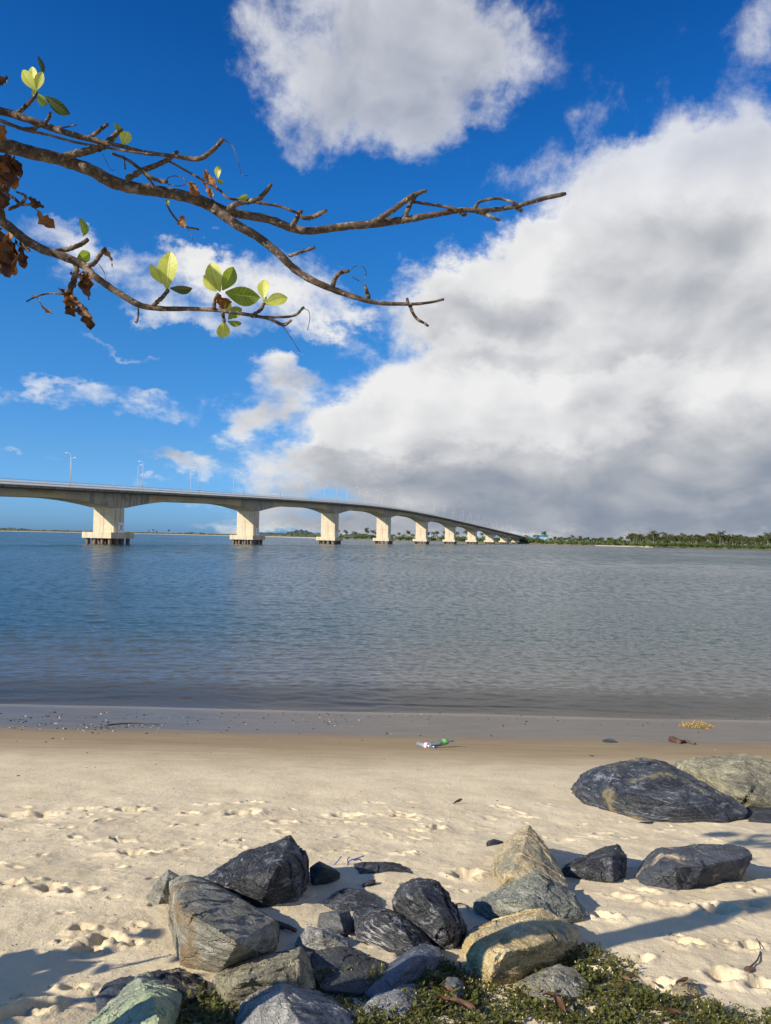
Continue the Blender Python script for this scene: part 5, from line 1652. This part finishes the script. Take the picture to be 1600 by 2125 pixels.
def bottles():
    pm = bottle_mat()
    capm = mat_plain("cap_blue", (.02, .06, .25), (.03, .08, .32), 5, .4, 0)
    capw = mat_plain("cap_grey_blue", (.10, .18, .28), (.12, .22, .33), 5, .4, 0)
    def stripes(name, stops):
        m, b = material(name)
        sp = b.n('ShaderNodeSeparateXYZ'); b.l(b.n('ShaderNodeTexCoord').outputs['Generated'], sp.inputs[0])
        c = b.ramp(sp.outputs[0], stops, 'CONSTANT')
        b.out(b.pbsdf(c, .45)); return m
    l1 = stripes("label_red_white_blue", [(0, (.62, .03, .05)), (.14, (.78, .78, .80)), (.66, (.55, .04, .06)), (.78, (.03, .07, .40))])
    l2 = stripes("label_green", [(0, (.10, .50, .09)), (.42, (.55, .75, .50)), (.56, (.10, .52, .09))])
    for (x0, y0, x1, y1, cm, lm, lab, lo) in ((866, 1549, 903, 1553, capm, l1, "clear plastic bottle with a red, white and blue label lying on the damp sand", (.42, .66)), (940, 1541, 884, 1553, capw, l2, "clear plastic bottle with a bright green label lying on the damp sand", (.50, .68))):
        a, c = ground(x0, y0), ground(x1, y1)
        L = (c - a).length if lm is l1 else .40
        if lm is l2:
            a = ground(890, 1552); c = ground(940, 1550)
            a, c = a, c
            L = (c - a).length
        ang = math.atan2(c.y - a.y, c.x - a.x)
        e = empty("plastic_bottle", (a.x, a.y, zg(a.x, a.y) + .038), lab, "bottle", "plastic bottles on the sand")
        e.rotation_euler = (0, -.06 if lm is l2 else 0, ang)
        prof = [(0, .010), (.01, .034), (.05, .040), (.2, .039), (.4, .041), (.66, .040), (.76, .034), (.86, .018), (.93, .014), (.96, .014)]
        s = spline([(p[0] * L, p[1]) for p in prof], 4)
        b = MB(); b.tube([Vector((q[0], 0, 0)) for q in s], [max(.004, q[1]) for q in s], 20, lump=.02)
        b.obj("bottle_body", pm, e, True)
        b = MB(); b.tube([Vector((L * .95, 0, 0)), Vector((L * 1.02, 0, 0))], [.017, .017], 14); b.obj("cap", cm, e)
        b = MB(); b.tube([Vector((L * t, 0, 0)) for t in (lo[0], (lo[0] + lo[1]) / 2, lo[1])], [.0428] * 3, 24, cap=False); b.obj("paper_label", lm, e, True)


bottles()


def seaweed():
    g = ground(1448, 1509)
    m = mat_plain("seaweed_yellow", (.30, .19, .05), (.55, .40, .14), 25, .7, .3)
    b = MB(); r = random.Random(3)
    for i in range(620):
        a = r.uniform(0, 6.28); q = math.sqrt(r.random())
        x, y = math.cos(a) * q * .33, math.sin(a) * q * .30
        h = .10 * (1 - q * q) * r.uniform(.2, 1)
        d = Vector((r.gauss(0, 1), r.gauss(0, 1), r.gauss(0, .35))).normalized()
        s = d.cross(Vector((0, 0, 1))).normalized() * .006
        p = Vector((x, y, h)); L = r.uniform(.03, .09)
        mid = p + d * L * .5 + Vector((0, 0, .012)); e = p + d * L
        b.add([p - s, p + s, mid + s, mid - s, e + s * .4, e - s * .4], [(0, 1, 2, 3), (3, 2, 4, 5)])
    o = b.obj("seaweed_clump", m, None, False, loc=(g.x, g.y, zg(g.x, g.y)))
    tag(o, "golden yellow clump of dry seaweed on the wet sand at right", "seaweed")


seaweed()


def debris():
    """pebbles, shell bits and crumbs along the wet strip and the dry sand"""
    cols = [mat_plain("debris_dark", (.02, .018, .015), (.05, .045, .035), 10, .8, 0), mat_plain("debris_shell", (.26, .23, .17), (.40, .36, .28), 10, .7, 0), mat_plain("debris_rust", (.16, .07, .03), (.30, .15, .06), 10, .8, 0)]
    b = MB(); r = random.Random(77)
    pts = []
    for _ in range(620):
        px, py = r.uniform(-60, 1660), 1478 + abs(r.gauss(0, 1)) * 22
        if px > 700 and r.random() < .62: continue
        pts.append((px, py, r.choice([.006, .010, .014, .022]), 0 if r.random() < .9 else (1 if r.random() < .7 else 2)))
    for _ in range(150):
        pts.append((r.uniform(-60, 1660), r.uniform(1520, 1680), r.uniform(.004, .010), r.choice([0, 1, 1])))
    for _ in range(480):
        pts.append((r.uniform(-60, 1660), r.uniform(1690, 2110), r.uniform(.0015, .0045), r.choice([0, 0, 1, 2])))
    for cx, cy, sx, sy, n in ((195, 1511, 30, 4, 60), (300, 1506, 30, 3, 30), (680, 1500, 30, 4, 24), (60, 1500, 60, 8, 60)):
        for _ in range(n): pts.append((r.gauss(cx, sx), r.gauss(cy, sy), r.uniform(.006, .022), r.choice([0, 0, 0, 1])))
    gs = [ground(p[0], p[1]) for p in pts]
    Z = beach_height(np.array([[g.x for g in gs]]), np.array([[g.y for g in gs]]))[0]
    for (px, py, s, mi), g, z in zip(pts, gs, Z):
        vs = []
        sx, sy, sz = s * r.uniform(.7, 2.2), s * r.uniform(.6, 1.2), s * r.uniform(.3, .8)
        a = r.uniform(0, 3.14); ca, sa = math.cos(a), math.sin(a)
        base = []
        for k in range(6):
            t = k * 1.047; base.append((math.cos(t) * sx * r.uniform(.75, 1.15), math.sin(t) * sy * r.uniform(.75, 1.15)))
        for (x, y) in base: vs.append((g.x + x * ca - y * sa, g.y + x * sa + y * ca, z - .001))
        for (x, y) in base: vs.append((g.x + (x * ca - y * sa) * .6, g.y + (x * sa + y * ca) * .6, z + sz))
        b.add(vs, [(k, (k + 1) % 6, 6 + (k + 1) % 6, 6 + k) for k in range(6)] + [tuple(range(6, 12))], mi)
    tag(b.obj("beach_debris", cols), "scattered pebbles, shell bits and dark crumbs along the wet sand", "debris", None, 'stuff')


debris()
